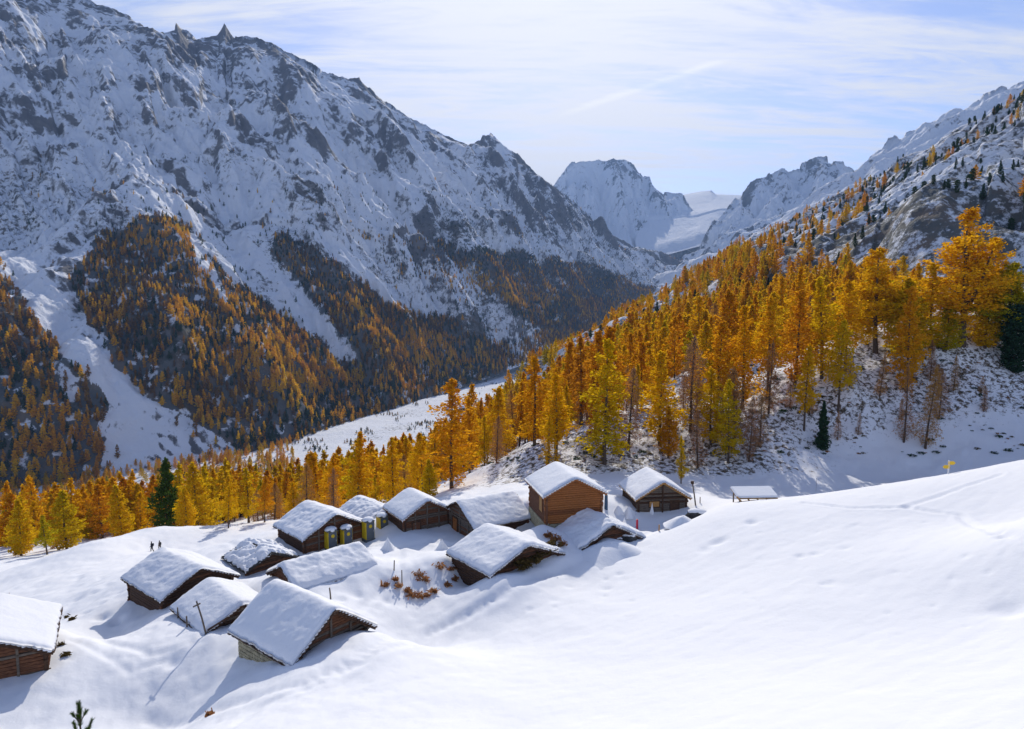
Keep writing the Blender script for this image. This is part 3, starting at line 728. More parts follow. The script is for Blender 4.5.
# the belts of larches: a spread of individuals following the photo's density
rs = np.random.RandomState(12)
BELT = [  # polygon (foot of tree in the photo), count, Y range, heights, kinds, label, group
 ([(0,505),(90,500),(150,500),(240,495),(240,535),(150,528),(60,555),(0,572)], 44, (128,235), (10,15), ('larch','bush_larch','larch'), 'yellow larch in the belt beyond the snow knoll', 'larches beyond the snow knoll'),
 ([(236,505),(430,480),(450,505),(400,520),(240,528)], 62, (108,200), (10,15), ('larch','larch','larch','sparse_larch'), 'golden larch in the row behind the huts', 'larches in a row behind the huts'),
 ([(430,440),(530,385),(640,385),(655,440),(600,470),(540,478),(450,500)], 58, (102,215), (14,21), ('larch','larch','sparse_larch','larch','larch'), 'golden larch above the middle huts', 'larches on the slope above the middle huts'),
 ([(640,330),(760,300),(900,270),(905,320),(870,360),(800,372),(700,420),(650,430)], 66, (130,330), (15,22), ('larch','sparse_larch','larch','sparse_larch','bush_larch','larch'), 'orange gold larch on the wooded right spur', 'larches on the right spur'),
 ([(640,470),(650,425),(740,395),(790,385),(790,440),(720,478)], 16, (104,150), (12,17), ('larch','sparse_larch','sparse_larch','larch'), 'half shaded larch at the foot of the spur', 'larches at the foot of the spur'),
 ([(800,372),(900,345),(1024,330),(1024,250),(900,290)], 30, (150,300), (11,18), ('larch','bush_larch','sparse_larch','arolla_pine'), 'tree on the upper right bank by the big larches', 'trees on the upper right bank'),
 ([(780,400),(900,372),(990,385),(990,440),(900,452),(800,450)], 14, (112,150), (6,12), ('sparse_larch','sparse_larch'), 'small thin bare larch on the shaded snow slope', 'small trees on the shaded slope')]
LARCHN = 0
for poly, n, yr, hr, kinds, lab, grp in BELT:
    pa = np.array(poly, float); lo, hi = pa.min(0), pa.max(0); k = 0; tries = 0; mind = 3.4
    while k < n and tries < 4000:
        tries += 1
        # sample evenly over the ground, not over the picture
        y = math.sqrt(rs.uniform(yr[0] ** 2, yr[1] ** 2)); a = rs.uniform(lo[0], hi[0]); x = (a - 512) / F * y
        z = float(base_near(x, y)); qx, qy = proj(np.array([x, y, z]))
        if not in_poly(np.array([qx]), np.array([qy]), poly)[0]: continue
        if any((x - t[0]) ** 2 + (y - t[1]) ** 2 < mind ** 2 for t in trees): mind *= .995; continue
        kd = kinds[rs.randint(len(kinds))]; h = rs.uniform(hr[0] * .62, hr[1]) * (.8 if kd == 'sparse_larch' else 1)
        lb = lab
        if kd == 'sparse_larch': lb = lab.replace('golden ', 'bare twigged ').replace('orange gold ', 'bare twigged ').replace('yellow ', 'bare twigged ').replace('half shaded', 'bare twigged').replace('tree on', 'bare twigged larch on').replace('QQ', '')
        if kd == 'arolla_pine': h *= .7; lb = lab.replace('small thin tree', 'small dark evergreen').replace('tree on', 'dark evergreen on')
        g = grp if kd not in ('sparse_larch', 'arolla_pine') else (grp.replace('larches', 'bare twigged larches').replace('small trees', 'small bare larches').replace('trees on', 'bare larches on') if kd == 'sparse_larch' else grp.replace('small trees', 'small evergreens').replace('trees on', 'evergreens on'))
        place_tree(kd, x, y, h, lb, 'tree', g, wid=rs.uniform(1.0, 1.5) * (1.2 if 'knoll' in lab or 'row' in lab else 1), var=rs.randint(8)); k += 1
print('TREES', len(trees))

# ---- far forests: nobody could count them. low-detail trees scattered by geometry nodes
def far_proto(name, seed, h, wr, nb, lv, ls, matn, shape='cone'):
    (tv, tf), (cv, cf) = tree_mesh(seed=seed, h=h, wr=wr, nbr=nb, leaves=lv, lsize=ls, base=.1, trunk_r=.2, limbs=False, segs=4, shape=shape)
    V = list(tv) + [tuple(p) for p in cv]; Fc = list(tf) + [tuple(int(i) + len(tv) for i in f) for f in cf]
    me = bpy.data.meshes.new(name); me.from_pydata(V, [], Fc); me.materials.append(M['bark']); me.materials.append(M[matn])
    me.polygons.foreach_set('material_index', np.array([0] * len(tf) + [1] * len(cf), np.int32)); me.update()
    return bpy.data.objects.new(name + '_source', me)

def scatter(name, label, pos, scl, protos, wid=None, seed=0):
    """ONE stuff object: points carrying instances of a few source trees"""
    n = len(pos); me = bpy.data.meshes.new(name); me.vertices.add(n); me.vertices.foreach_set('co', np.asarray(pos, np.float32).ravel())
    rg = np.random.RandomState(seed)
    wid = scl if wid is None else wid
    a = me.attributes.new('tree_scale', 'FLOAT_VECTOR', 'POINT'); a.data.foreach_set('vector', np.stack([wid, wid, scl], -1).astype(np.float32).ravel())
    a = me.attributes.new('tree_turn', 'FLOAT_VECTOR', 'POINT'); a.data.foreach_set('vector', np.stack([rg.normal(0, .04, n), rg.normal(0, .04, n), rg.uniform(0, 6.28, n)], -1).astype(np.float32).ravel())
    a = me.attributes.new('tree_kind', 'INT', 'POINT'); a.data.foreach_set('value', rg.randint(0, len(protos), n).astype(np.int32))
    o = bpy.data.objects.new(name, me); COL.objects.link(o)
    ng = bpy.data.node_groups.new(name + '_scatter', 'GeometryNodeTree')
    ng.interface.new_socket('Geometry', in_out='INPUT', socket_type='NodeSocketGeometry'); ng.interface.new_socket('Geometry', in_out='OUTPUT', socket_type='NodeSocketGeometry')
    gi = ng.nodes.new('NodeGroupInput'); go = ng.nodes.new('NodeGroupOutput'); jn = ng.nodes.new('GeometryNodeJoinGeometry')
    def attr(nm, ty):
        q = ng.nodes.new('GeometryNodeInputNamedAttribute'); q.data_type = ty; q.inputs[0].default_value = nm; return [s for s in q.outputs if s.enabled and s.name == 'Attribute'][0]
    sA, rA, kA = attr('tree_scale', 'FLOAT_VECTOR'), attr('tree_turn', 'FLOAT_VECTOR'), attr('tree_kind', 'INT')
    for i, p in enumerate(protos):
        oi = ng.nodes.new('GeometryNodeObjectInfo'); oi.inputs[0].default_value = p; oi.inputs['As Instance'].default_value = True
        cp = ng.nodes.new('FunctionNodeCompare'); cp.data_type = 'INT'; cp.operation = 'EQUAL'
        ci = [s for s in cp.inputs if s.enabled]; ng.links.new(kA, ci[0]); ci[1].default_value = i
        ip = ng.nodes.new('GeometryNodeInstanceOnPoints')
        ng.links.new(gi.outputs[0], ip.inputs['Points']); ng.links.new(cp.outputs[0], ip.inputs['Selection']); ng.links.new(oi.outputs['Geometry'], ip.inputs['Instance'])
        ng.links.new(sA, ip.inputs['Scale'])
        er = ng.nodes.new('FunctionNodeEulerToRotation'); ng.links.new(rA, er.inputs[0]); ng.links.new(er.outputs[0], ip.inputs['Rotation'])
        ng.links.new(ip.outputs[0], jn.inputs[0])
    ng.links.new(jn.outputs[0], go.inputs[0])
    md = o.modifiers.new('scatter', 'NODES'); md.node_group = ng
    tag(o, label, kind='stuff'); return o

FP = dict(
 goldf=[far_proto('far_larch', 71, 16, 3.3, 40, 230, 1.0, 'sunlit_gold_far'), far_proto('far_larch', 72, 17, 2.7, 36, 190, 1.0, 'sunlit_gold_far'), far_proto('far_larch', 73, 14, 3.6, 36, 240, 1.0, 'sunlit_gold_far', 'oval')],
 brownf=[far_proto('shade_brown_larch', 81, 15, 3.0, 36, 190, 1.0, 'shade_brown_far'), far_proto('shade_brown_larch', 82, 13, 2.6, 32, 160, 1.0, 'shade_brown_far')],
 pinef=[far_proto('far_pine', 74, 14, 2.9, 36, 220, 1.0, 'pine', 'cone'), far_proto('far_pine', 75, 13, 2.6, 36, 220, .95, 'pine', 'oval')],
 goldm=[far_proto('mid_larch', 76, 17, 3.5, 46, 1700, .38, 'gold'), far_proto('mid_larch', 77, 16, 3.0, 40, 1300, .38, 'gold'), far_proto('mid_larch', 78, 15, 3.9, 42, 1800, .38, 'gold', 'oval')],
 pinem=[far_proto('mid_pine', 79, 14, 2.7, 70, 1300, .45, 'pine'), far_proto('mid_pine', 80, 12, 3.0, 60, 1300, .45, 'pine', 'round')])

def sample_sheet(X, qx, qy, n, rng):
    """random points on a terrain sheet, even over its real area"""
    a = np.linalg.norm(np.cross(X[1:, :-1] - X[:-1, :-1], X[:-1, 1:] - X[:-1, :-1]), axis=-1)
    p = (a / a.sum()).ravel(); c = np.cumsum(p); k = np.searchsorted(c, rng.uniform(0, 1, n)); k = np.minimum(k, len(c) - 1)
    i, j = k // a.shape[1], k % a.shape[1]; u, v = rng.uniform(0, 1, n), rng.uniform(0, 1, n)
    def bl(A): 
        uu, vv = (u[:, None], v[:, None]) if A.ndim == 3 else (u, v)
        return (A[i, j] * (1 - uu) + A[i + 1, j] * uu) * (1 - vv) + (A[i, j + 1] * (1 - uu) + A[i + 1, j + 1] * uu) * vv
    return bl(X), bl(qx), bl(qy)

rg = np.random.RandomState(5)
Xs, sx_, sy_ = sample_sheet(XL, qxL, qyL, 230000, rg)
msk = np.zeros(len(Xs)); 
for i, pl in enumerate(FOREST): msk = np.maximum(msk, in_poly(sx_ + 14 * fbm(sx_ / 22, sy_ / 22, 5, 71, .6), sy_ + 14 * fbm(sx_ / 22, sy_ / 22, 5, 72, .6), pl) * (.9, 1, 1, .8, .5, .35)[i])
gm = gully_mask(sx_, sy_)
dn = fbm(Xs[:, 0] / 130, Xs[:, 2] / 90 + Xs[:, 1] / 200, 4, 73)
prob = np.clip(msk * (1.15 + 1.3 * dn), 0, 1) + .05 * ((sy_ > 190) & (sx_ > 90)) + .012 * (sy_ > 150)
prob = prob * np.clip(1 - 1.5 * gm, .015, 1)
keep = (rg.uniform(0, 1, len(Xs)) < prob) & (sx_ < 720) & (sx_ > -200) & (sy_ > 150)
Xs, sx_, sy_, msk, dn = Xs[keep], sx_[keep], sy_[keep], msk[keep], dn[keep]
pn = .26 + .9 * fbm(Xs[:, 0] / 200, Xs[:, 2] / 120, 3, 74) + .35 * smooth(300, 240, sy_) * (sx_ > 200) + .35 * (msk < .3) + .25 * in_poly(sx_, sy_, [(220,400),(420,380),(520,350),(520,400),(300,450),(215,462)])
isp = rg.uniform(0, 1, len(Xs)) < pn
sc_ = rg.uniform(.6, 1.25, len(Xs)) * (.85 + .35 * (sy_ > 300))
print('FAR', len(Xs), isp.sum())
BR = [[(165,300),(230,325),(300,340),(345,372),(415,385),(430,400),(300,395),(200,370)],[(255,385),(330,378),(365,395),(360,425),(300,420)],[(0,385),(50,400),(100,430),(112,500),(0,500)],[(130,222),(190,232),(215,275),(255,318),(225,320),(170,262),(128,245)],[(170,390),(205,410),(270,430),(255,448),(190,420)],[(300,270),(400,330),(480,345),(500,370),(420,370),(330,300)],[(455,262),(560,300),(540,318),(470,290)],[(-60,270),(20,300),(60,350),(95,400),(0,400),(-60,400)]]  # patches that get the larch colour with sunlight painted in
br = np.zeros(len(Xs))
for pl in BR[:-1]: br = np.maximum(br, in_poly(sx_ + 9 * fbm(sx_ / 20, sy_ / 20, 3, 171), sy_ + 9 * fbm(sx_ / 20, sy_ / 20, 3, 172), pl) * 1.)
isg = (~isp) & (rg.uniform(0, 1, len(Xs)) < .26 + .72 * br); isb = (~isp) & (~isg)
scatter('sun_toned_larch_forest', 'larch forest patches with sunlight put into their bright orange colour', Xs[isg] - [0, 0, .5], sc_[isg], FP['goldf'], sc_[isg] * 1.2, 1)
scatter('shade_toned_larch_forest', 'larch forest with mountain shade put into its dull brown colour', Xs[isb] - [0, 0, .5], sc_[isb], FP['brownf'], sc_[isb] * 1.15, 11)
scatter('pine_forest', 'dark blue green pines mixed through the mountain forest', Xs[isp] - [0, 0, .5], sc_[isp] * .85, FP['pinef'], sc_[isp] * .95, 2)

# right hillside wood beyond the individual larches
Xr, rx, ry = sample_sheet(XR, qxR, qyR, 17000, rg)
wood = [[(470,460),(470,390),(545,360),(600,338),(683,284),(735,250),(760,262),(800,262),(850,262),(900,290),(900,340),(700,460)]]
up_ = [[(700,272),(770,232),(860,190),(885,205),(800,250),(740,275)]]
mk = in_poly(rx + 9 * fbm(rx / 20, ry / 20, 3, 81), ry + 7 * fbm(rx / 20, ry / 20, 3, 82), wood[0]) * 1.0
mk2 = in_poly(rx, ry, up_[0]) * .45
dens = fbm(Xr[:, 0] / 60, Xr[:, 2] / 40, 4, 83)
pr = np.clip(mk * (.75 + .8 * dens), 0, 1) + mk2 * np.clip(.6 + dens, 0, 1) * (1 - mk) + .30 * np.clip(dens * 3 + .3, 0, 1) * (1 + .9 * (rx > 860)) + .03
kp = (rg.uniform(0, 1, len(Xr)) < pr) & (rx < 1100)
Xr, rx, ry, mk = Xr[kp], rx[kp], ry[kp], mk[kp]
ip_ = rg.uniform(0, 1, len(Xr)) < np.where(mk > .5, .12, np.where(rx > 860, .85, .5))
sr = rg.uniform(.55, 1.1, len(Xr)) * np.where(mk > .5, 1, .75)
y = np.sqrt(rg.uniform(165 ** 2, 440 ** 2, 5200)); a = rg.uniform(470, 1040, 5200); x = (a - 512) / F * y; z = near_z(x, y); b_, c_ = proj(np.stack([x, y, z], -1))
k = in_poly(b_, c_, [(470,455),(470,395),(545,365),(600,342),(683,300),(760,280),(900,285),(925,345),(870,350),(800,362),(700,400),(600,430)]) & (rg.uniform(0, 1, len(x)) < .27)
k &= ~((y < 190) & (rg.uniform(0, 1, len(x)) < .6))
Xn = np.stack([x, y, z], -1)[k]; print('NEARWOOD', k.sum())
y = np.sqrt(rg.uniform(175 ** 2, 430 ** 2, 2600)); a = rg.uniform(-60, 480, 2600); x = (a - 512) / F * y; z = near_z(x, y)
k = fbm(x / 45, y / 45, 3, 191) > rg.uniform(-.55, .2, len(x)); Xn = np.concatenate([Xn, np.stack([x, y, z], -1)[k]])
y = rg.uniform(690, 1180, 3200); a = rg.uniform(-60, 290, 3200); x = (a - 512) / F * y; z = -246 + 5 * fbm(x / 260, y / 260, 5, 61) + 1.6 * fbm(x / 40, y / 40, 4, 62)
k = fbm(x / 80, y / 80, 3, 193) > rg.uniform(-.5, .3, len(x)); Xn = np.concatenate([Xn, np.stack([x, y, z], -1)[k]])
Xr = np.concatenate([Xr, Xn]); ip_ = np.concatenate([ip_, rg.uniform(0, 1, len(Xn)) < .06]); sr = np.concatenate([sr, rg.uniform(.55, 1.12, len(Xn))])
print('RIGHT', len(Xr), ip_.sum())
scatter('larch_wood', 'golden larch wood climbing the right hillside', Xr[~ip_] - [0, 0, .5], sr[~ip_], FP['goldm'], sr[~ip_] * rg.uniform(1.05, 1.5, (~ip_).sum()), 3)
scatter('pine_wood', 'scattered dark pines on the snowy right hillside', Xr[ip_] - [0, 0, .5], sr[ip_] * .8, FP['pinem'], None, 4)

# low dark shrubs poking through the snow of the shaded bank, and bushes on the valley floor
n = 4200; y = rg.uniform(100, 200, n); a = rg.uniform(480, 1060, n); x = (a - 512) / F * y
z = near_z(x, y); b_, c_ = proj(np.stack([x, y, z], -1)); dd = fbm(x / 9, y / 9, 3, 91)
k = (c_ < 455 + 12 * smooth(700, 640, b_)) & (dd > rg.uniform(-.35, .4, n)); x, y, z = x[k], y[k], z[k]
def shrub_proto(name, seed, r, nleaf, ls, matn):
    q = np.random.RandomState(seed); C = q.normal(0, 1, (nleaf, 3)); C /= np.linalg.norm(C, axis=1)[:, None]; C *= (r * q.uniform(.3, 1, nleaf) ** .5)[:, None]; C[:, 2] = np.abs(C[:, 2]) * .55
    d1 = q.normal(0, 1, (nleaf, 3)) * ls; d2 = q.normal(0, 1, (nleaf, 3)) * ls * .6
    V = np.stack([C - d1, C + d2, C + d1, C - d2], 1).reshape(-1, 3); me = bpy.data.meshes.new(name)
    me.from_pydata(V.tolist(), [], np.arange(nleaf * 4).reshape(-1, 4).tolist()); me.materials.append(M[matn]); return bpy.data.objects.new(name + '_source', me)
SH = [shrub_proto('low_shrub', 1, .9, 160, .11, 'pine'), shrub_proto('low_shrub', 2, .7, 120, .1, 'brush'), shrub_proto('low_shrub', 3, .6, 90, .1, 'dry')]
s_ = rg.uniform(.2, .8, len(x)); scatter('undergrowth', 'dark low shrubs poking out of the shaded snow bank', np.stack([x, y, z - .1], -1), s_ * .8, SH, s_ * 1.2, 6)
n = 9000; y = rg.uniform(950, 2400, n); x = rg.uniform(-420, 150, n); zf = np.full(n, -246.); b_, c_ = proj(np.stack([x, y, zf], -1))
dd = fbm(x / 70, y / 110, 3, 95); k = (dd > .16) & (b_ > 150); x, y = x[k], y[k]
iz = -246 + 5 * fbm(x / 260, y / 260, 5, 61) + 1.6 * fbm(x / 40, y / 40, 4, 62) + smooth(2000, 5200, y) * 150
s_ = rg.uniform(.2, .75, len(x)); scatter('valley_bushes', 'small brown bushes scattered along the valley floor', np.stack([x, y, iz], -1), s_ * .7, FP['brownf'][:1] + FP['pinef'][:1], s_, 7)
# ================================================================== HUTS
def roof_snow(W, Lh, R, thick, seed, lump=.10, bare=0.0, parent=None, label=None, over=.12, ragged=.12):
    """a lumpy blanket of snow over both roof slopes; length along x, eaves at +-y, local z=0 at the eave's roof surface"""
    nx, ny = 64, 72
    W2, L2 = W / 2 + over, Lh / 2 + over
    u = np.linspace(-1, 1, nx); v = np.linspace(-1, 1, ny); U, V = np.meshgrid(u, v, indexing='ij')
    X = U * L2; Y = V * W2
    ex = ragged * fbm(Y / 1.1 + seed, X * 0 + seed * 3.1, 3, seed) ; ey = ragged * fbm(X / 1.1 + seed, Y * 0 + 9 + seed, 3, seed + 4)
    X = X + U ** 6 * np.sign(U) * np.abs(ex) * -2.2; Y = Y + V ** 6 * np.sign(V) * np.abs(ey) * -2.2
    sl = R / (W / 2)
    base = R - np.abs(Y) * sl
    ridge = R - np.sqrt(Y * Y + .16) * sl + .4 * sl * .5
    d = np.minimum((1 - np.abs(U)) * L2, (1 - np.abs(V)) * W2)
    prof = 1 - np.exp(-(d / .16)) * .75
    n = lump * (1.1 * fbm(X / 1.7 + seed, Y / 1.7, 4, seed + 8) + .35 * fbm(X / .5, Y / .5, 3, seed + 2))
    th = thick * prof + n * np.minimum(1, d / .3)
    if bare > 0: th = th - bare * np.maximum(0, fbm(X / 1.2 + seed, Y / 1.0, 5, seed + 31) + .12) * 2.6
    top = ridge + th
    bot = base - .05
    top = np.where(th < 0, base + th * .5 - .02, np.maximum(top, bot + .03))
    Va = np.concatenate([np.stack([X, Y, top], -1).reshape(-1, 3), np.stack([X * .985, Y * .985, bot], -1).reshape(-1, 3)])
    f = grid_faces(nx, ny); n0 = nx * ny
    rim = [i * ny for i in range(nx)] + [(nx - 1) * ny + j for j in range(1, ny)] + [i * ny + ny - 1 for i in range(nx - 2, -1, -1)] + [j for j in range(ny - 2, 0, -1)]
    sd = np.array([[rim[k], rim[(k + 1) % len(rim)], rim[(k + 1) % len(rim)] + n0, rim[k] + n0] for k in range(len(rim))])
    o = mesh_obj('snow_cover', Va, np.concatenate([f[:, ::-1], f + n0, sd[:, ::-1]])[:, ::-1], M['snow'], parent, True)
    if label: o['label'] = label
    return o

def log_wall(mb, p0, p1, z0, z1, r=.13, mi=0, jit=.03, ext=.22, alt=None):
    a = np.array(p0, float); b = np.array(p1, float); d = (b - a) / np.linalg.norm(b - a)
    n = max(1, int((z1 - z0) / (r * 1.82))); h = (z1 - z0) / n
    for i in range(n):
        z = z0 + (i + .5) * h; e = ext * random.uniform(.6, 1.3); j = random.uniform(-jit, jit)
        q0 = a - d * e; q1 = b + d * e; s = np.array([-d[1], d[0]]) * j * .5
        m_ = (q0 + q1) / 2 + s * 2
        if alt is not None and random.random() < .3: mi_ = alt
        else: mi_ = mi
        mb.tube([(q0[0], q0[1], z + j * .5), (m_[0], m_[1], z), (q1[0], q1[1], z - j * .3)], [h * .56 * random.uniform(.93, 1.08)] * 3, 8, mi_)

def hut(name, label, x, y, z, yaw, W, Lh, R, wall_h, wood='wood_dark', base=None, base_h=.8, snow=.34, lump=.1, bare=0., seed=1, over_g=.55, over_e=.5, door=None, window=None, beam=True, label_cat='hut', gable_wood=None, logs=True, roof_l=None, ragged=.12, trim=None, group=None):
    """x,y,z: centre at the height of the snow's lower edge; yaw: where the seen gable looks"""
    ze = z - snow * .75 - .1                       # roof surface at the eave
    zf = ze - wall_h                              # foot of the walls
    e = empty(name, (x, y, zf), math.radians(yaw)); tag(e, label, label_cat, group)
    sl = R / (W / 2); w2 = W / 2 - over_e; l2 = Lh / 2 - over_g; top = wall_h + over_e * sl - .12; rt = wall_h + R - .14
    dn = -1.6 if base else -1.6
    zb = base_h if base else -1.0
    wm = [M[wood], M[gable_wood or wood], M['dark'], M[{'wood_dark': 'wood_brown', 'wood_brown': 'wood_grey', 'wood_grey': 'wood_dark', 'wood_orange': 'wood_rust'}[gable_wood or wood]]]
    mb = MB()
    for (a, b) in (((l2, -w2), (l2, w2)), ((-l2, w2), (-l2, -w2))): log_wall(mb, a, b, zb, top, mi=1, alt=3)
    for (a, b) in (((-l2, w2), (l2, w2)), ((l2, -w2), (-l2, -w2))): log_wall(mb, a, b, zb, top, mi=0)
    # gable triangles, log by log
    for sx in (1, -1):
        zz = top; r = .125
        while zz < rt - .12:
            hw = (rt - zz - .12) / sl
            mb.tube([(sx * l2, -hw, zz + r), (sx * l2 + random.uniform(-.02, .02), 0, zz + r), (sx * l2, hw, zz + r)], r * 1.1, 8, random.choice((1, 1, 3))); zz += r * 1.85
    mb.box((0, 0, (zb + top) / 2 - .05), (l2 * 2 - .1, w2 * 2 - .1, top - zb - .1), mi=2)      # dark core behind the chinks
    if beam:
        for yy in (-w2 * .95, 0, w2 * .95):
            zz = rt - abs(yy) * sl - .16; mb.tube([(-Lh / 2 + .08, yy, zz), (Lh / 2 - .08, yy, zz)], .12, 8, 0)
    mb.build('wall', wm, e)
    if base:
        sb = MB(); rg_ = random.Random(seed)
        for side in range(4):
            p = [(l2, -w2), (l2, w2), (-l2, w2), (-l2, -w2)]; a = np.array(p[side]); b = np.array(p[(side + 1) % 4]); d = b - a; ln = np.linalg.norm(d); d /= ln
            zz = dn
            while zz < base_h:
                hh = rg_.uniform(.18, .3); s = 0
                while s < ln:
                    wl = rg_.uniform(.3, .65); c = a + d * min(s + wl / 2, ln - .1)
                    sb.box((c[0], c[1], zz + hh / 2), (wl * .97, .5 + rg_.uniform(0, .07), hh * .95), math.atan2(d[1], d[0]), 0, .035); s += wl
                zz += hh
        so_ = sb.build('stone_base', M[base], e)
    # roof: two slabs with visible edge boards, rafters
    rb = MB(); ang = math.atan(sl); slant = math.hypot(W / 2, R)
    for s in (1, -1):
        o_ = []; T = .14
        a = np.array([0, R + wall_h]); b = np.array([s * W / 2, wall_h]); nrm = np.array([s * math.sin(ang), math.cos(ang)])
        q = [a, b, b - nrm * T, a - nrm * T * 1.0]
        Vv = [(xx, p[0], p[1]) for xx in (-Lh / 2, Lh / 2) for p in q]
        rb.add(Vv, [(0, 1, 2, 3), (7, 6, 5, 4), (0, 4, 5, 1), (1, 5, 6, 2), (2, 6, 7, 3), (3, 7, 4, 0)])
        nr = max(5, int(Lh / .9))
        for k in range(nr):
            xx = -Lh / 2 + .1 + (Lh - .2) * k / (nr - 1)
            p1 = a - nrm * (T + .07); p2 = b - nrm * (T + .07); rb.tube([(xx, p1[0], p1[1]), (xx, p2[0] * 1.02, p2[1])], .065, 6)
        # ragged slate / shingle edge
        nn = int(Lh / .28); rgx = random.Random(seed + s)
        for k in range(nn):
            xx = -Lh / 2 + (k + .5) * Lh / nn; f_ = rgx.uniform(.02, .14)
            rb.box((xx, s * (W / 2 + f_ / 2 - .05), wall_h - .02 - rgx.uniform(0, .05)), (Lh / nn * .95, .25, .07))
        for xx in (-Lh / 2, Lh / 2):
            n2 = int(slant / .3)
            for k in range(n2):
                t = (k + .5) / n2; yy = s * W / 2 * t; zz = R + wall_h - R * t
                rb.box((xx + rgx.uniform(-.04, .06) * (1 if xx > 0 else -1), yy, zz - .05), (.2, slant / n2 * .8, .09))
    rf = rb.build('roof', M[trim or 'wood_dark'], e)
    if roof_l: rf['label'] = roof_l
    sc = roof_snow(W, Lh, R, snow, seed, lump, bare, rf, ragged=ragged); sc.location = (0, 0, wall_h)
    if gable_wood == 'wood_brown':
        pb = MB()
        for yy in (-w2 * .55, 0, w2 * .55): pb.box((l2 + .17, yy, (zb + rt - abs(yy) * sl) / 2 - .1), (.1, .16, rt - abs(yy) * sl - zb - .3))
        pb.box((l2 + .18, 0, top - .1), (.08, w2 * 1.9, .16)); pb.build('gable_beam', M['wood_grey'], e)
    if door:
        yy, w_, h_, m_ = door; X0 = l2 + .16
        db = MB(); n_ = 4
        for k in range(n_): db.box((X0, yy - w_ / 2 + (k + .5) * w_ / n_, h_ / 2), (.07, w_ / n_ * .96, h_), 0, 0, .01)
        db.box((X0 + .05, yy, h_ * .25), (.05, w_ * .95, .12)); db.box((X0 + .05, yy, h_ * .78), (.05, w_ * .95, .12))
        d_ = db.build('door', M[m_], e)
        fb = MB(); fb.box((X0, yy - w_ / 2 - .08, h_ / 2), (.14, .13, h_ + .1)); fb.box((X0, yy + w_ / 2 + .08, h_ / 2), (.14, .13, h_ + .1)); fb.box((X0, yy, h_ + .09), (.16, w_ + .3, .16)); fb.build('frame', M[wood], d_)
    if window:
        for (face, yy, zz, w_, h_, m_) in window:
            wb = MB(); fb = MB()
            if face == 'front':
                X0 = l2 + .15; wb.box((X0, yy, zz), (.05, w_, h_)); 
                for s in (-1, 1): fb.box((X0 + .02, yy + s * (w_ / 2 + .05), zz), (.1, .1, h_ + .2)); fb.box((X0 + .02, yy, zz + s * (h_ / 2 + .05)), (.1, w_, .1))
            else:
                Y0 = (w2 + .15) * (1 if face == 'left' else -1); wb.box((yy, Y0, zz), (w_, .05, h_))
                for s in (-1, 1): fb.box((yy + s * (w_ / 2 + .05), Y0, zz), (.1, .1, h_ + .2)); fb.box((yy, Y0, zz + s * (h_ / 2 + .05)), (w_, .1, .1))
            w_o = wb.build('window' if m_ == 'dark' else 'shutter', M[m_], e); fb.build('frame', M[wood], w_o)
    return e
# In local axes: +x = towards the seen gable, +y = image right side for yaw near 315, -y = image left side
g_snowy = None
hut('log_barn', 'largest nearest barn with a pale stone flank and open gable of stacked logs', -15.12, 47.45, -23.40, 321.6, 7.11, 7.70, 2.64, 2.05, 'wood_grey', 'stone', 1.5, .36, .13, seed=3, gable_wood='wood_brown', door=(.1, .7, 1.6, 'dark'), over_g=.75)
hut('log_barn', 'dark log barn casting a shadow at left of the cluster below the two hikers', -31.2, 62.12, -25.67, 321.1, 7.29, 7.93, 1.88, 2.5, 'wood_dark', 'stone', .35, .30, .12, .05, seed=5, gable_wood='wood_dark')
hut('log_barn', 'low barn sunk in snow behind the leaning post and left of the largest barn', -24.1, 55.17, -25.51, 315.6, 6.24, 6.98, 1.59, 1.5, 'wood_grey', 'stone', .5, .38, .1, seed=8)
hut('log_barn', 'small dark barn whose roof slabs show black through lumpy snow', -26.74, 70.35, -26.85, 315.5, 5.86, 5.69, 1.26, 1.9, 'wood_dark', None, 0, .3, .17, .28, seed=13, trim='slate', ragged=.2)
hut('log_barn', 'barn almost buried under its snow with a small brown log gable facing left', -17.9, 62.6, -25.1, 223.7, 6.1, 8.4, 1.5, 1.3, 'wood_brown', None, 0, .42, .2, seed=15)
hut('log_barn', 'dark brown barn behind the portable toilets with a broad smooth snowy roof', -22.36, 77.72, -25.86, 314.1, 8.23, 7.16, 2.10, 2.4, 'wood_dark', None, 0, .33, .13, .07, seed=17, gable_wood='wood_brown', door=(1.2, .9, 1.7, 'wood_dark'))
hut('log_barn', 'half hidden barn roof between the portable toilets and the brown double barns', -18.29, 86.70, -27.3, 311.0, 5.77, 7.93, 1.35, 2.2, 'wood_dark', None, 0, .36, .16, .12, seed=19)
hut('log_barn', 'brown plank barn with steep thick white roof left of the long low barn', -11.42, 80.93, -25.0, 302.6, 6.6, 5.9, 1.9, 2.1, 'wood_dark', 'stone', .2, .4, .09, seed=23, gable_wood='wood_brown', door=(-1.4, .9, 1.5, 'wood_brown'), trim='wood_brown')
hut('log_barn', 'long low barn with its brown gable facing left and a sagging shaded roof', -3.07, 79.38, -25.06, 211.2, 8.61, 7.79, 2.08, 2.1, 'wood_dark', None, 0, .26, .09, .05, seed=29, gable_wood='wood_brown', door=(-1.3, 1.1, 1.8, 'wood_orange'))
hut('log_cabin', 'bright orange brown log cabin with clean white gabled roof', 6.03, 76.18, -20.83, 283.6, 7.32, 7.56, 1.89, 2.9, 'wood_brown', 'stone', -.2, .34, .05, seed=31, gable_wood='wood_orange', window=[('right', 1.6, 1.6, 1.1, 1.6, 'wood_gold')], trim='wood_orange', label_cat='cabin', ragged=.05)
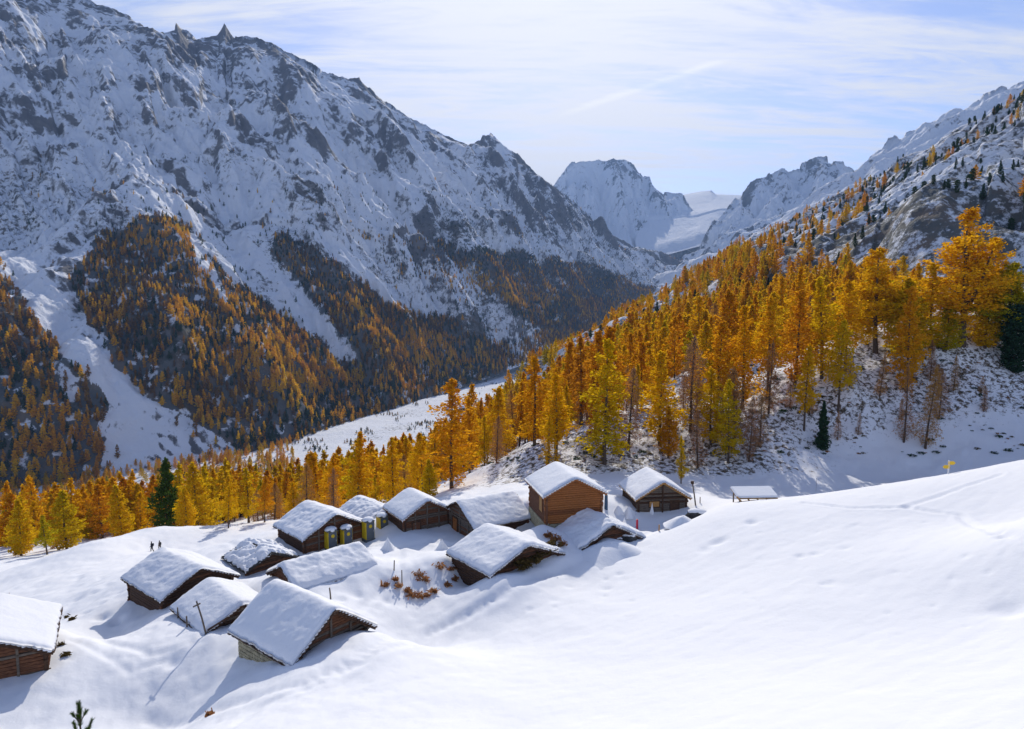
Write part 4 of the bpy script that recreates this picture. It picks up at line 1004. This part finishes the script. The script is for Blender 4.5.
nh = hut('wood_hut', 'golden wood hut with crossed gable beams at the right end of the hamlet', 17.54, 82.36, -23.16, 276.8, 6.87, 6.91, 2.10, 2.0, 'wood_dark', 'stone', .1, .32, .07, seed=37, gable_wood='wood_grey', door=(1.5, .9, 1.6, 'wood_dark'), window=[('front', -1.0, 1.35, 1.2, .65, 'wood_gold')], trim='wood_gold', label_cat='hut')
hut('log_barn', 'buried barn in the middle with snow running down to the ground and a brushy gable', -.64, 65.19, -24.49, 308, 9.07, 7.30, 1.89, 1.35, 'wood_dark', None, 0, .42, .15, seed=41)
hut('log_barn', 'mound like snow covered barn roof in front of the orange log cabin', 9.14, 71.66, -24.94, 294.3, 8.36, 6.67, 2.20, 1.2, 'wood_dark', None, 0, .5, .26, seed=43, ragged=.25)
# the cut-off barn at the lower left: wide roof sloping towards us
ca = hut('log_barn', 'barn cut off by the left edge with white roof and yellow lichened stone corner', -37.2, 46.6, -23.9, 300, 8, 8, 1.9, 2.3, 'wood_dark', 'stone', .1, .3, .05, seed=47, gable_wood='wood_brown', ragged=.2, over_g=.7)
sb = MB(); rq = random.Random(6)
for k in range(15): sb.box((8 / 2 - .55 + rq.uniform(-.15, .2), 8 / 2 - .8 + (k % 3) * .35, -1.0 + (k // 3) * .27), (rq.uniform(.5, .75), rq.uniform(.5, .75), .26), rq.uniform(-.2, .2), 0, .05)
sb.build('stone_corner', M['lichen'], ca)
def beam_on(parent, pts, r, m, nm='beam'):
    b = MB(); b.tube(pts, r, 6); return b.build(nm, M[m], parent)
# crossed beams on the golden hut's gable
X0 = 6.91 / 2 - .55 + .24; zt = 2.0
beam_on(nh, [(X0, -2.8, zt + .05), (X0, 2.8, zt + .05)], .1, 'wood_dark'); beam_on(nh, [(X0, 0, .1), (X0, 0, zt + 1.6)], .1, 'wood_dark')
beam_on(nh, [(X0 + .1, -3.0, zt + .25), (X0 + .1, 0, zt + 1.95)], .09, 'wood_gold'); beam_on(nh, [(X0 + .1, 3.0, zt + .25), (X0 + .1, 0, zt + 1.95)], .09, 'wood_gold')

# ================================================================== PORTABLE TOILETS
def toilet(px, ytop, Y, label, src=None, grp='portable toilets'):
    q = P(px, ytop, Y); x, y = q[0], q[1]; z = float(near_z(x, y)) - .05
    z = q[2] - 2.45
    if src:
        e = src.copy(); COL.objects.link(e); e.location = (x, y, z)
        for c in src.children:
            d = c.copy(); COL.objects.link(d); d.parent = e
            for g in c.children: h = g.copy(); COL.objects.link(h); h.parent = d
        e['label'] = label; return e
    e = empty('portable_toilet', (x, y, z), math.radians(-52)); tag(e, label, 'portable toilet')
    b = MB(); b.box((0, 0, 1.08), (1.1, 1.1, 2.1), 0, 0, .06)
    for s in (-1, 1):
        for k in range(3): b.box((-.34 + k * .34, s * .56, 1.05), (.2, .05, 1.8), 0, 0, .015)
    b.build('cabin_shell', M['toilet_yellow'], e)
    p = MB(); p.box((0, 0, .05), (1.2, 1.2, .1)); p.box((0, 0, -.35), (1.15, 1.15, .7)); p.build('base', M['toilet_grey'], e)
    d = MB(); d.box((.57, 0, 1.1), (.06, .98, 1.95), 0, 0, .03); 
    for yy in (-.25, .25): d.box((.605, yy, 1.0), (.03, .06, 1.6), 0, 0, .01)
    dd = d.build('door', M['toilet_grey'], e)
    g = MB(); n = 14; R_ = .2
    g.add([(.63, R_ * math.cos(6.283 * k / n), 1.62 + R_ * math.sin(6.283 * k / n)) for k in range(n)] + [(.6, R_ * math.cos(6.283 * k / n), 1.62 + R_ * math.sin(6.283 * k / n)) for k in range(n)],
          [tuple(range(n))] + [(k, (k + 1) % n, n + (k + 1) % n, n + k) for k in range(n)]); g.build('emblem', M['toilet_yellow'], dd)
    h = MB(); h.box((.63, .38, 1.05), (.06, .05, .2)); h.build('handle', M['metal'], dd)
    r = MB(); n = 12; V = []; 
    for xx in (-.6, .6):
        for k in range(n + 1): t = math.pi * k / n; V.append((xx, -.6 * math.cos(t), 2.12 + .22 * math.sin(t)))
    r.add(V, [(k, k + 1, n + 2 + k, n + 1 + k) for k in range(n)] + [tuple(range(n, -1, -1)), tuple(range(n + 1, 2 * n + 2)), (0, n + 1, 2 * n + 1, n)]); rr_ = r.build('roof', M['toilet_grey'], e)
    s = MB(); s.blob((0, 0, 2.24), .7, (.97, .97, .48), .05, 14); s.build('snow_cap', M['snow'], rr_, True)
    e['group'] = grp; return e
t1 = toilet(330.5, 527.5, 74.5, 'lower left portable toilet with yellow side and snow cap by the dark barn')
toilet(346, 525.5, 75.5, 'second portable toilet from the left, right beside the lower left one', t1)
toilet(368, 518, 77, 'third portable toilet from the left, taller looking with full grey door', t1)
toilet(382, 513.5, 80, 'rightmost portable toilet beside the brown plank barn', t1)

# ================================================================== SMALL THINGS
def on_ground(px, py): 
    q = ray_ground(px, py, 12, 200); return q if q is not None else P(px, py, 70)
def post(px, py, h, r, label, m='wood_grey', lean=(0, 0), nm='wooden_post', cat='post', grp=None, Y=None):
    q = on_ground(px, py); e = tag(None or empty(nm, tuple(q)), label, cat, grp)
    b = MB(); b.tube([(0, 0, -.4), (lean[0] * .5, lean[1] * .5, h * .5), (lean[0], lean[1], h)], [r, r * .93, r * .85], 7); b.build('shaft', M[m], e); return e, q
e, q = post(207, 634, 2.6, .07, 'leaning wooden post with a small crosspiece before the sunken barn', lean=(-.75, .1))
b = MB(); b.tube([(-.95, -.05, 2.2), (-.45, .1, 2.42)], .06, 6); b.build('crosspiece', M['wood_grey'], e)
b = MB(); b.tube([(0, .1, .25), (1.35, .9, .95)], .07, 6); b.build('brace', M['wood_dark'], e)
post(394, 570, .95, .06, 'short wooden stake at the edge of the snow hollow', lean=(.05, 0))
post(402, 583, 1.25, .055, 'grey fence stake standing above the dry brown weeds')
post(331, 599, 1.0, .07, 'lone stake between the largest barn and the buried barn', lean=(-.1, 0))
post(178, 618, .9, .06, 'snow topped stake at the left corner of the sunken barn')
post(187, 627, .9, .07, 'stub of a fence post left of the leaning post')
e, q = post(696, 505, 2.7, .09, 'slanted wooden lantern post right of the golden wood hut', 'wood_grey', (-.5, 0))
b = MB(); b.box((-.5, 0, 2.75), (.35, .3, .35), 0, 0, .04); b.build('lantern', M['wood_dark'], e)
post(700, 503, .75, .06, 'stake with a small board right of the lantern post')
post(816, 491, 2.0, .03, 'thin grey marker pole on the crest of the snow slope', 'metal', nm='marker_pole', cat='pole')
post(637, 529, 1.15, .14, 'short red post in front of the golden wood hut', 'red', nm='red_post', cat='post')
post(659, 531, .7, .08, 'small pale pink stake in the snow before the golden hut', 'wood_gold')
e, q = post(606, 509, 1.7, .22, 'blue grey barrel under the right eave of the orange cabin', 'blue', nm='blue_upright', cat='upright')  # plain blue grey round column standing under the eave

# signpost with two yellow pointers
q = P(948, 476.5, 76); q[2] = float(near_z(q[0], q[1]))
sp = empty('hiking_signpost', tuple(q)); tag(sp, 'hiking signpost with two yellow arrow boards on the snow crest', 'signpost')
ztop = P(948, 460.5, 76)[2] - q[2]
b = MB(); b.tube([(0, 0, -.4), (0, 0, ztop)], .08, 8); b.build('pole', M['white'], sp)
for zz, s in ((ztop - .28, 1), (ztop - .72, -1)):
    pl = [(0, -.2), (.62, -.2), (.85, 0), (.62, .2), (0, .2)]; V = [(s * (a + (-.1 if s > 0 else -.12)), yy, zz + c) for yy in (-.07, -.04) for a, c in pl]
    b = MB(); b.add(V, [(0, 1, 2, 3, 4), (9, 8, 7, 6, 5)] + [(k, (k + 1) % 5, 5 + (k + 1) % 5, 5 + k) for k in range(5)]); b.build('arrow_board', M['sign_yellow'], sp)

# low lean-to with scalloped snow edge
c = P(754, 494.5, 76); gz_ = float(near_z(c[0], c[1])); zt = c[2]
sh = empty('open_shelter', (c[0], c[1], min(gz_, zt - 1.1)), math.radians(3)); tag(sh, 'low open shelter with snow on its rafters at the crest of the slope', 'shelter')
H0 = zt - min(gz_, zt - 1.1)
b = MB(); b.add([(xx, yy, H0 + zz) for xx in (-2.3, 2.3) for yy, zz in ((-1.1, -.12), (1.1, .42), (1.1, .34), (-1.1, -.2))], [(0, 1, 2, 3), (7, 6, 5, 4), (0, 4, 5, 1), (1, 5, 6, 2), (2, 6, 7, 3), (3, 7, 4, 0)])
for k in range(5): xx = -2.1 + 1.05 * k; b.tube([(xx, -1.35, H0 - .34), (xx, 1.1, H0 + .26)], .09, 6)
rf = b.build('roof', M['wood_gold'], sh)
b = MB()
for k in range(44):
    xx = -2.3 + 4.6 * k / 43
b.box((0, 0, 0), (4.75, 2.4, .3), 0, 0, .12); so_ = b.build('snow_cover', M['snow'], rf); so_.location = (0, 0, H0 + .3); so_.rotation_euler = (math.atan(.54 / 2.2), 0, 0)
for xx in (-1.05, 0, 1.05, 2.05, -2.1):
    pass
for xx, yy in ((-2.0, -.9), (2.0, -.9), (-2.0, .95), (2.0, .95)):
    b = MB(); b.tube([(xx, yy, -.8), (xx, yy, H0 - .2 + (.4 if yy > 0 else 0))], .08, 6); b.build('post', M['wood_grey'], sh)
b = MB(); b.tube([(-2.5, -1.3, H0 + .15), (-1.1, -1.7, -.3)], .1, 7); b.build('brace', M['wood_gold'], sh)

# snow heaps, boulders, shrubs
def heap(px, py, r, hh, label, cone=False):
    q = on_ground(px, py); n = 26; rn = 12; V = []; sd_ = int(px * 7 + py)
    for i in range(rn + 1):
        t = i / rn
        for k in range(n):
            a = 6.2832 * k / n; k2 = 1 + .18 * math.sin(a * 3 + px) + .1 * math.sin(a * 5 + py)
            prof = (1 - t) ** (1.9 if cone else .9) if cone else math.cos(t * math.pi / 2) ** 1.3
            V.append((math.cos(a) * r * k2 * t, math.sin(a) * r * k2 * t, hh * prof - .25 * t + random.uniform(-.02, .02)))
    Fc = [(i * n + k, i * n + (k + 1) % n, (i + 1) * n + (k + 1) % n, (i + 1) * n + k) for i in range(rn) for k in range(n)]
    b = MB(); b.add(V, Fc); o = b.build('snow_heap', M['snow'], None, True); o.location = (q[0], q[1], q[2]); tag(o, label, 'snow heap'); return o
heap(388, 549, 1.1, 1.35, 'pointed snow heap in front of the brown plank barn', True)
heap(442, 550, 1.2, 1.3, 'pointed snow heap at the left corner of the buried middle barn', True)
heap(629, 515, .8, 1.0, 'rounded snow heap left of the golden wood hut')
heap(618, 512, .7, .75, 'smaller snow heap between the orange cabin and golden hut')
heap(683, 523, 2.0, .8, 'long low snow heap before the golden wood hut')
heap(652, 513, .4, 1.3, 'narrow snow column against the golden hut wall', True)
def boulder(px, py, r, label, m='slate'):
    q = on_ground(px, py); b = MB(); b.blob((0, 0, 0), r, (1.3, .9, .7), .22, 10); o = b.build('boulder', M[m], None); o.location = (q[0], q[1], q[2] + r * .1)
    s = MB(); s.blob((0.05, .1, r * .42), r * .95, (1.25, .85, .38), .06, 12); s.build('snow_cap', M['snow'], o, True); tag(o, label, 'boulder'); return o
hd_ = heap(612, 551, 4.2, 1.1, 'broad snow drift burying the gable of the mound like barn roof')
boulder(697, 516, .95, 'dark boulder beside the lantern post with snow on top')
boulder(628, 539, .8, 'dark flat boulder at the right foot of the mound like barn roof', 'slate')
boulder(617, 541, .7, 'smaller dark stone left of the flat boulder')
def shrub(px, py, r, hh, mt, label, cat='shrub', grp=None, seed=0, leaf=.09, n=170, nm='dry_shrub'):
    q = on_ground(px, py); rq = random.Random(seed + int(px * 13 + py)); st = MB(); lf = MB()
    e = empty(nm, tuple(q)); tag(e, label, cat, grp)
    for k in range(16):
        a = rq.uniform(0, 6.28); rr_ = rq.uniform(.2, 1) * r; p = [(rr_ * math.cos(a) * t, rr_ * math.sin(a) * t, hh * rq.uniform(.75, 1.05) * t ** .8 * (1 - .25 * rr_ / r) - .1) for t in (0, .5, 1)]
        st.tube(p, [.02, .015, .006] if nm != 'dry_shrub' else [.012, .009, .004], 3)
        for j in range(n // (34 if nm == 'dry_shrub' else 16)):
            t = rq.uniform(.35, 1.05); c = (p[2][0] * t + rq.gauss(0, .12 * r), p[2][1] * t + rq.gauss(0, .12 * r), max(.02, p[2][2] * t + rq.gauss(0, .07)))
            s = leaf * rq.uniform(.6, 1.4); d = [rq.gauss(0, s) for _ in range(3)]; d2 = [rq.gauss(0, s * .6) for _ in range(3)]
            lf.add([[c[i] - d[i] for i in range(3)], [c[i] + d2[i] for i in range(3)], [c[i] + d[i] for i in range(3)], [c[i] - d2[i] for i in range(3)]], [(0, 1, 2, 3)])
    st.build('stems', M['bark'], e); lf.build('leaves', M[mt], e); return e
G = 'dry brown weeds poking from the snow'
for i, (a, b_, r, hh) in enumerate([(419, 575, .7, .5), (424, 581, .8, .45), (396, 580, .55, .35), (385, 586, .6, .4), (398, 587, .7, .4), (407, 591, .6, .4), (417, 598, 1.0, .65), (412, 596, .6, .5), (441, 570, .8, .8), (452, 570, .7, .4), (455, 580, .5, .35), (468, 582, .5, .35), (446, 585, .5, .3), (434, 592, .5, .4), (425, 597, .6, .5), (545, 550, .6, .6), (210, 715, .35, .2)]):
    shrub(a, b_, r, hh, 'dry', 'patch of dry rust brown weeds poking out of the snow among the barns' if i < 15 else ('rust brown weed tuft between the two buried barns', 'small red brown tuft on the snow at the bottom left')[i - 15], 'weeds', G if i < 15 else None, i)
for i, (a, b_, r) in enumerate([(524, 570, 1.1), (534, 563, 1.3), (544, 556, 1.2), (552, 551, .9)]):
    shrub(a, b_, r, 1.15, 'brush', 'brown green brush piled on the right gable of the buried middle barn', 'bush', 'brush piled by the buried middle barn', i, .1, 420, 'bush')
for i, (a, b_) in enumerate([(555, 541), (562, 546), (549, 537)]): shrub(a, b_, .7, .6, 'dry', 'rust brown bramble between the middle barn and the mound like roof', 'bramble', 'brambles between the two buried barns', i, .09, 150, 'bramble')
shrub(2, 601, .5, .7, 'gold', 'small yellow leaved shrub at the left edge behind the cut off barn', 'shrub', None, 3, .1, 200, 'shrub'); shrub(7.5, 600, .35, .8, 'dry', 'dark thin twig bush right of the small yellow shrub', 'shrub', None, 4, .08, 90, 'shrub')
for i, (a, b_) in enumerate([(66, 618), (72, 620), (62, 645), (66, 655)]): shrub(a, b_, .35, .25, 'brush', 'brown grass tuft along the edge of the cut off barn', 'grass tuft', 'grass tufts by the cut off barn', i, .07, 80, 'grass_tuft')

# pine leader rising from below the frame
def sapling():
    top = P(78.5, 701, 14.5); gx_, gy_ = top[0], top[1]; g0 = float(near_z(gx_, gy_)); h = top[2] - g0
    e = empty('pine_sapling', (gx_, gy_, g0)); tag(e, 'green pine top reaching into the bottom left corner of the photo', 'pine')
    tb = MB(); nb = MB(); tb.tube([(0, 0, -.3), (.02, 0, h * .5), (0, 0, h - .05)], [.1, .06, .012], 7)
    rq = random.Random(4)
    def brush(a, b, dens, ln, r0=.0):
        a = Vector(a); b = Vector(b); d = (b - a); L_ = d.length; d.normalize()
        for k in range(int(dens * L_)):
            p = a + d * (L_ * rq.uniform(0, 1)); s = Vector((rq.gauss(0, 1), rq.gauss(0, 1), rq.gauss(0, 1))); s = (s - d * s.dot(d)).normalized()
            q = p + (d * rq.uniform(.6, 1.1) + s * .75).normalized() * ln * rq.uniform(.7, 1.1); w_ = s.cross(d) * .006
            nb.add([p - w_, p + w_, q + w_ * .3, q - w_ * .3], [(0, 1, 2, 3)])
    brush((0, 0, h - .62), (0, 0, h - .06), 1100, .10)
    for lev in range(9):
        z0 = h - .5 - lev * .42; n = 4 if lev < 2 else 5; rr_ = .13 + lev * .13
        for k in range(n):
            a = 6.283 * k / n + lev * .7 + .35; p0 = (0, 0, z0); p1 = (math.cos(a) * rr_ * .6, math.sin(a) * rr_ * .6, z0 + .12); p2 = (math.cos(a) * rr_, math.sin(a) * rr_, z0 + .12 + min(.34, rr_ * .8))
            tb.tube([p0, p1, p2], [.018 + .004 * lev, .012, .006], 5); brush(p1, p2, 800, .09)
            if lev > 1: brush(p0, p1, 300, .12)
    tb.build('trunk', M['bark'], e); nb.build('needles', M['green'], e)
sapling()

# ================================================================== PEOPLE
def person(px, py, Y, label, heading, stride, cols, h=1.75):
    q = P(px, py, Y); z = float(near_z(q[0], q[1])); e = empty('person', (q[0], q[1], z), heading); tag(e, label, 'person', None); s = h / 1.75
    V = []; E_ = []; Rr = []
    def v(p, r, par=None):
        V.append((p[0] * s, p[1] * s, p[2] * s)); Rr.append(r * s); i = len(V) - 1
        if par is not None: E_.append((par, i))
        return i
    pel = v((0, 0, .95), .15); ch = v((.03, 0, 1.22), .16, pel); sh_ = v((.05, 0, 1.42), .13, ch); nk = v((.05, 0, 1.5), .055, sh_); hd = v((.07, 0, 1.6), .09, nk); hd2 = v((.07, 0, 1.7), .085, hd)
    for sgn in (1, -1):
        a = v((.05, .19 * sgn, 1.4), .065, sh_); el = v((.02 + .1 * sgn * stride, .27 * sgn, 1.12), .05, a); wr = v((.16 + .12 * sgn * stride, .25 * sgn, .92), .035, el); pm = v((.2 + .12 * sgn * stride, .25 * sgn, .86), .035, wr)
        for f_ in range(4): k1 = v((.23 + .12 * sgn * stride, (.225 + .017 * f_) * sgn, .82), .009, pm); v((.22 + .12 * sgn * stride, (.225 + .017 * f_) * sgn, .775 - .004 * (f_ % 3)), .008, k1)
        t1_ = v((.23 + .12 * sgn * stride, .2 * sgn, .855), .010, pm); v((.25 + .12 * sgn * stride, .195 * sgn, .82), .009, t1_)
        hp = v((0, .1 * sgn, .88), .095, pel); kn = v((.06 - .16 * sgn * stride, .11 * sgn, .5), .065, hp); an = v((-.02 - .28 * sgn * stride, .11 * sgn, .1), .045, kn); v((.12 - .28 * sgn * stride, .12 * sgn, .05), .045, an)
    me = bpy.data.meshes.new('body'); me.from_pydata(V, E_, []); me.update()
    for m_ in cols: me.materials.append(m_)
    o = bpy.data.objects.new('body', me); COL.objects.link(o); o.parent = e
    md = o.modifiers.new('skin', 'SKIN'); md.use_smooth_shade = True
    for i, r in enumerate(Rr): me.skin_vertices[0].data[i].radius = (r, r)
    me.skin_vertices[0].data[0].use_root = True
    sb = o.modifiers.new('sub', 'SUBSURF'); sb.levels = 1; sb.render_levels = 1
    # clothes and hair over it
    jb = MB(); jb.tube([(0, 0, .86 * s), (.01, 0, 1.0 * s), (.03, 0, 1.22 * s), (.05, 0, 1.4 * s), (.05, 0, 1.49 * s)], [.19 * s, .185 * s, .2 * s, .18 * s, .08 * s], 10)
    for sgn in (1, -1): jb.tube([(.05, .15 * sgn * s, 1.41 * s), ((.02 + .1 * sgn * stride) * s, .27 * sgn * s, 1.12 * s), ((.15 + .12 * sgn * stride) * s, .25 * sgn * s, .93 * s)], [.085 * s, .07 * s, .05 * s], 8)
    jb.build('jacket', cols[0], e, True)
    tr = MB()
    for sgn in (1, -1): tr.tube([(0, .09 * sgn * s, .95 * s), ((.06 - .16 * sgn * stride) * s, .11 * sgn * s, .5 * s), ((-.02 - .28 * sgn * stride) * s, .11 * sgn * s, .1 * s)], [.12 * s, .085 * s, .065 * s], 8)
    tr.build('trousers', cols[1], e, True)
    hb_ = MB(); hb_.blob((.055 * s, 0, 1.70 * s), .115 * s, (1, .95, .8), .02, 10); hb_.build('cap', cols[2], e, True)
    bp = MB(); bp.box((-.2 * s, 0, 1.22 * s), (.2, .3, .45), 0, 0, .06); k = bp.build('backpack', cols[3], None); k.parent = e
    return e
for nm, c in (('skin', (.5, .3, .2)), ('dark_jacket', (.015, .018, .03)), ('grey_trousers', (.05, .05, .055)), ('dark_cap', (.02, .02, .02)), ('brown_jacket', (.12, .09, .075)), ('red_backpack', (.10, .03, .03))):
    m, nt = mat(nm); finish(nt, c, .8); M[nm] = m
person(152.2, 550, 112, 'hiker in dark clothes walking, left one of the pair on the snow knoll', math.radians(200), .8, [M['dark_jacket'], M['dark_jacket'], M['dark_cap'], M['dark_jacket']])
person(160.0, 549, 114, 'hiker in greyish brown jacket, right one of the pair on the snow knoll', math.radians(160), -.6, [M['brown_jacket'], M['grey_trousers'], M['dark_cap'], M['grey_trousers']], 1.65)

# far hamlet on the valley floor
def far_house(x, y, w_, l_, h_, rz, label, wd='wood_dark'):
    z = -246 + float(5 * fbm(np.array([x / 260.]), np.array([y / 260.]), 5, 61)[0]) - 1
    e = empty('valley_house', (x, y, z), rz); tag(e, label, 'house', 'houses on the valley floor')
    b = MB(); b.box((0, 0, h_ / 2), (l_, w_, h_)); b.add([(l_ / 2, -w_ / 2, h_), (l_ / 2, w_ / 2, h_), (l_ / 2, 0, h_ + w_ * .35), (-l_ / 2, -w_ / 2, h_), (-l_ / 2, w_ / 2, h_), (-l_ / 2, 0, h_ + w_ * .35)], [(0, 1, 2), (5, 4, 3), (0, 2, 5, 3), (1, 4, 5, 2)]); b.build('wall', M[wd], e)
    r = MB()
    for s in (1, -1): r.add([(xx, yy, zz) for xx in (-l_ / 2 - .8, l_ / 2 + .8) for yy, zz in ((0, h_ + w_ * .35 + .1), (s * (w_ / 2 + .9), h_ - .5), (s * (w_ / 2 + .9), h_ + .1), (0, h_ + w_ * .35 + .8))], [(0, 1, 2, 3), (7, 6, 5, 4), (0, 4, 5, 1), (1, 5, 6, 2), (2, 6, 7, 3), (3, 7, 4, 0)])
    r.build('roof', M['snow'], e); wn = MB()
    for k in (-1, 0, 1): wn.box((k * l_ * .27, -w_ / 2 - .03, h_ * .55), (1.3, .1, 1.4))
    wn.build('window', M['dark'], e)
for i, (px_, py_) in enumerate([(447, 409), (455, 405), (450, 413), (462, 408)]):
    q = P(px_, py_, 1); k = -244 / q[2]; far_house(q[0] * k, q[1] * k, 9, 13, 5.5, .4 + i, 'tiny dark house with snowy roof on the far valley floor', 'wood_brown' if i % 2 else 'wood_dark')
# ================================================================== LIGHT, SKY, CAMERA
SUN_AZ, SUN_EL = math.radians(SUNAZ), math.radians(SUNEL)
sd = Vector((math.sin(SUN_AZ) * math.cos(SUN_EL), math.cos(SUN_AZ) * math.cos(SUN_EL), math.sin(SUN_EL)))
sl = bpy.data.lights.new('sun', 'SUN'); sl.energy = 3.4; sl.angle = math.radians(.6); sl.color = (1, .93, .82)
so = bpy.data.objects.new('sun', sl); so.rotation_euler = (-sd).to_track_quat('-Z', 'Y').to_euler(); COL.objects.link(so)
w = bpy.data.worlds.new('World'); SC.world = w; w.use_nodes = True; nt = w.node_tree
for n in list(nt.nodes): nt.nodes.remove(n)
sky = N(nt, 'ShaderNodeTexSky', sky_type='NISHITA'); sky.sun_disc = False; sky.sun_elevation = SUN_EL; sky.sun_rotation = SUN_AZ
sky.altitude = 2000; sky.air_density = 1.1; sky.dust_density = 1.2; sky.ozone_density = 2.0
tc = N(nt, 'ShaderNodeTexCoord'); sx = N(nt, 'ShaderNodeSeparateXYZ'); L(nt, tc.outputs['Generated'], sx.inputs[0])
zz = math_(nt, 'MAXIMUM', math_(nt, 'ADD', sx.outputs[2], .12), .04)
cx = N(nt, 'ShaderNodeCombineXYZ')
L(nt, math_(nt, 'DIVIDE', sx.outputs[0], zz), cx.inputs[0]); L(nt, math_(nt, 'DIVIDE', sx.outputs[1], zz), cx.inputs[1])
mp = N(nt, 'ShaderNodeMapping'); mp.inputs['Rotation'].default_value = (0, 0, math.radians(-32)); mp.inputs['Scale'].default_value = (.5, 2.0, 1); mp.inputs['Location'].default_value = (.3, 1.7, 0); L(nt, cx.outputs[0], mp.inputs[0])
n1 = noise(nt, mp.outputs[0], 1.0, 9, .62, .9); n2 = noise(nt, cx.outputs[0], .45, 3, .5, .3); n3 = noise(nt, mp.outputs[0], 4.0, 8, .65, 1.6)
cl = math_(nt, 'ADD', math_(nt, 'MULTIPLY', n1, 2.9), math_(nt, 'ADD', math_(nt, 'MULTIPLY', n2, 1.6), math_(nt, 'MULTIPLY', n3, 1.3)))
cl = math_(nt, 'SUBTRACT', cl, 2.35)
# the veil is thicker around the sun
nd = N(nt, 'ShaderNodeVectorMath', operation='NORMALIZE'); L(nt, tc.outputs['Generated'], nd.inputs[0])
dt = N(nt, 'ShaderNodeVectorMath', operation='DOT_PRODUCT'); L(nt, nd.outputs[0], dt.inputs[0]); dt.inputs[1].default_value = sd
g = math_(nt, 'POWER', math_(nt, 'MAXIMUM', dt.outputs['Value'], 0.0), 5)
cl = math_(nt, 'ADD', cl, math_(nt, 'MULTIPLY', math_(nt, 'SUBTRACT', g, .45), .7))
cf = N(nt, 'ShaderNodeMapRange', interpolation_type='SMOOTHSTEP'); L(nt, cl, cf.inputs[0]); cf.inputs[1].default_value = .2; cf.inputs[2].default_value = 1.05; cf.inputs[4].default_value = .9
# one thin contrail
cd = P(590, 105, 1.); ce = P(700, 68, 1.)
nv_ = Vector(cd).cross(Vector(ce)).normalized(); mid = ((Vector(cd).normalized() + Vector(ce).normalized()) / 2).normalized()
d1 = N(nt, 'ShaderNodeVectorMath', operation='DOT_PRODUCT'); L(nt, nd.outputs[0], d1.inputs[0]); d1.inputs[1].default_value = nv_
d2 = N(nt, 'ShaderNodeVectorMath', operation='DOT_PRODUCT'); L(nt, nd.outputs[0], d2.inputs[0]); d2.inputs[1].default_value = mid
ct = math_(nt, 'SUBTRACT', 1, math_(nt, 'DIVIDE', math_(nt, 'ABSOLUTE', math_(nt, 'ADD', d1.outputs['Value'], math_(nt, 'MULTIPLY', math_(nt, 'SUBTRACT', n3, .5), .010))), .0062), clamp=True)
ce_ = N(nt, 'ShaderNodeMapRange', interpolation_type='SMOOTHSTEP'); L(nt, d2.outputs['Value'], ce_.inputs[0]); ce_.inputs[1].default_value = .9915; ce_.inputs[2].default_value = .9985
ct = math_(nt, 'MULTIPLY', math_(nt, 'MULTIPLY', ct, ce_.outputs[0]), math_(nt, 'MULTIPLY', n3, .42))
cff = math_(nt, 'ADD', cf.outputs[0], ct, clamp=True)
gl = math_(nt, 'ADD', math_(nt, 'ADD', 4.9, math_(nt, 'MULTIPLY', ct, 2.5)), math_(nt, 'MULTIPLY', g, 1.8))
cc = N(nt, 'ShaderNodeVectorMath', operation='SCALE'); cc.inputs[0].default_value = (.95, .965, 1.02); L(nt, gl, cc.inputs['Scale'])
tn = N(nt, 'ShaderNodeVectorMath', operation='MULTIPLY'); L(nt, sky.outputs[0], tn.inputs[0]); tn.inputs[1].default_value = (.92, .84, .92)
mxs = mixc(nt, cff, tn.outputs[0], cc.outputs[0])
bg = N(nt, 'ShaderNodeBackground', Strength=.15); L(nt, mxs, bg.inputs[0])
wo = N(nt, 'ShaderNodeOutputWorld'); L(nt, bg.outputs[0], wo.inputs[0])

# the air: one box of even haze round everything
if HAZE:
    hb = MB(); hb.box((0, 6500, 650), (19000, 19400, 2100))
    m, nt = mat('haze_air'); pv = N(nt, 'ShaderNodeVolumePrincipled'); pv.inputs['Color'].default_value = (.36, .58, 1, 1)
    pv.inputs['Density'].default_value = HAZE; pv.inputs['Anisotropy'].default_value = .1
    ov = N(nt, 'ShaderNodeOutputMaterial'); L(nt, pv.outputs[0], ov.inputs['Volume'])
    hz = hb.build('haze', m); tag(hz, 'thin blue air haze filling the valley', kind='stuff')

cam = bpy.data.cameras.new('camera'); co = bpy.data.objects.new('camera', cam); COL.objects.link(co)
cam.sensor_width = 36; cam.lens = 24.0; cam.clip_start = .1; cam.clip_end = 40000
co.location = (0, 0, 0); co.rotation_euler = (math.pi / 2 - PITCH, 0, 0)
SC.camera = co
SC.view_settings.view_transform = 'Standard'; SC.view_settings.look = 'None'; SC.view_settings.gamma = 1; SC.view_settings.exposure = EXPO
SC.render.engine = 'CYCLES'
SC.cycles.use_denoising = True
try: SC.cycles.denoiser = 'OPENIMAGEDENOISE'
except Exception: pass
SC.cycles.max_bounces = 6; SC.cycles.diffuse_bounces = 3; SC.cycles.transmission_bounces = 3; SC.cycles.volume_bounces = 0; SC.cycles.transparent_max_bounces = 6
SC.cycles.use_adaptive_sampling = True; SC.cycles.adaptive_threshold = .01
SC.render.resolution_x = 1024; SC.render.resolution_y = 729
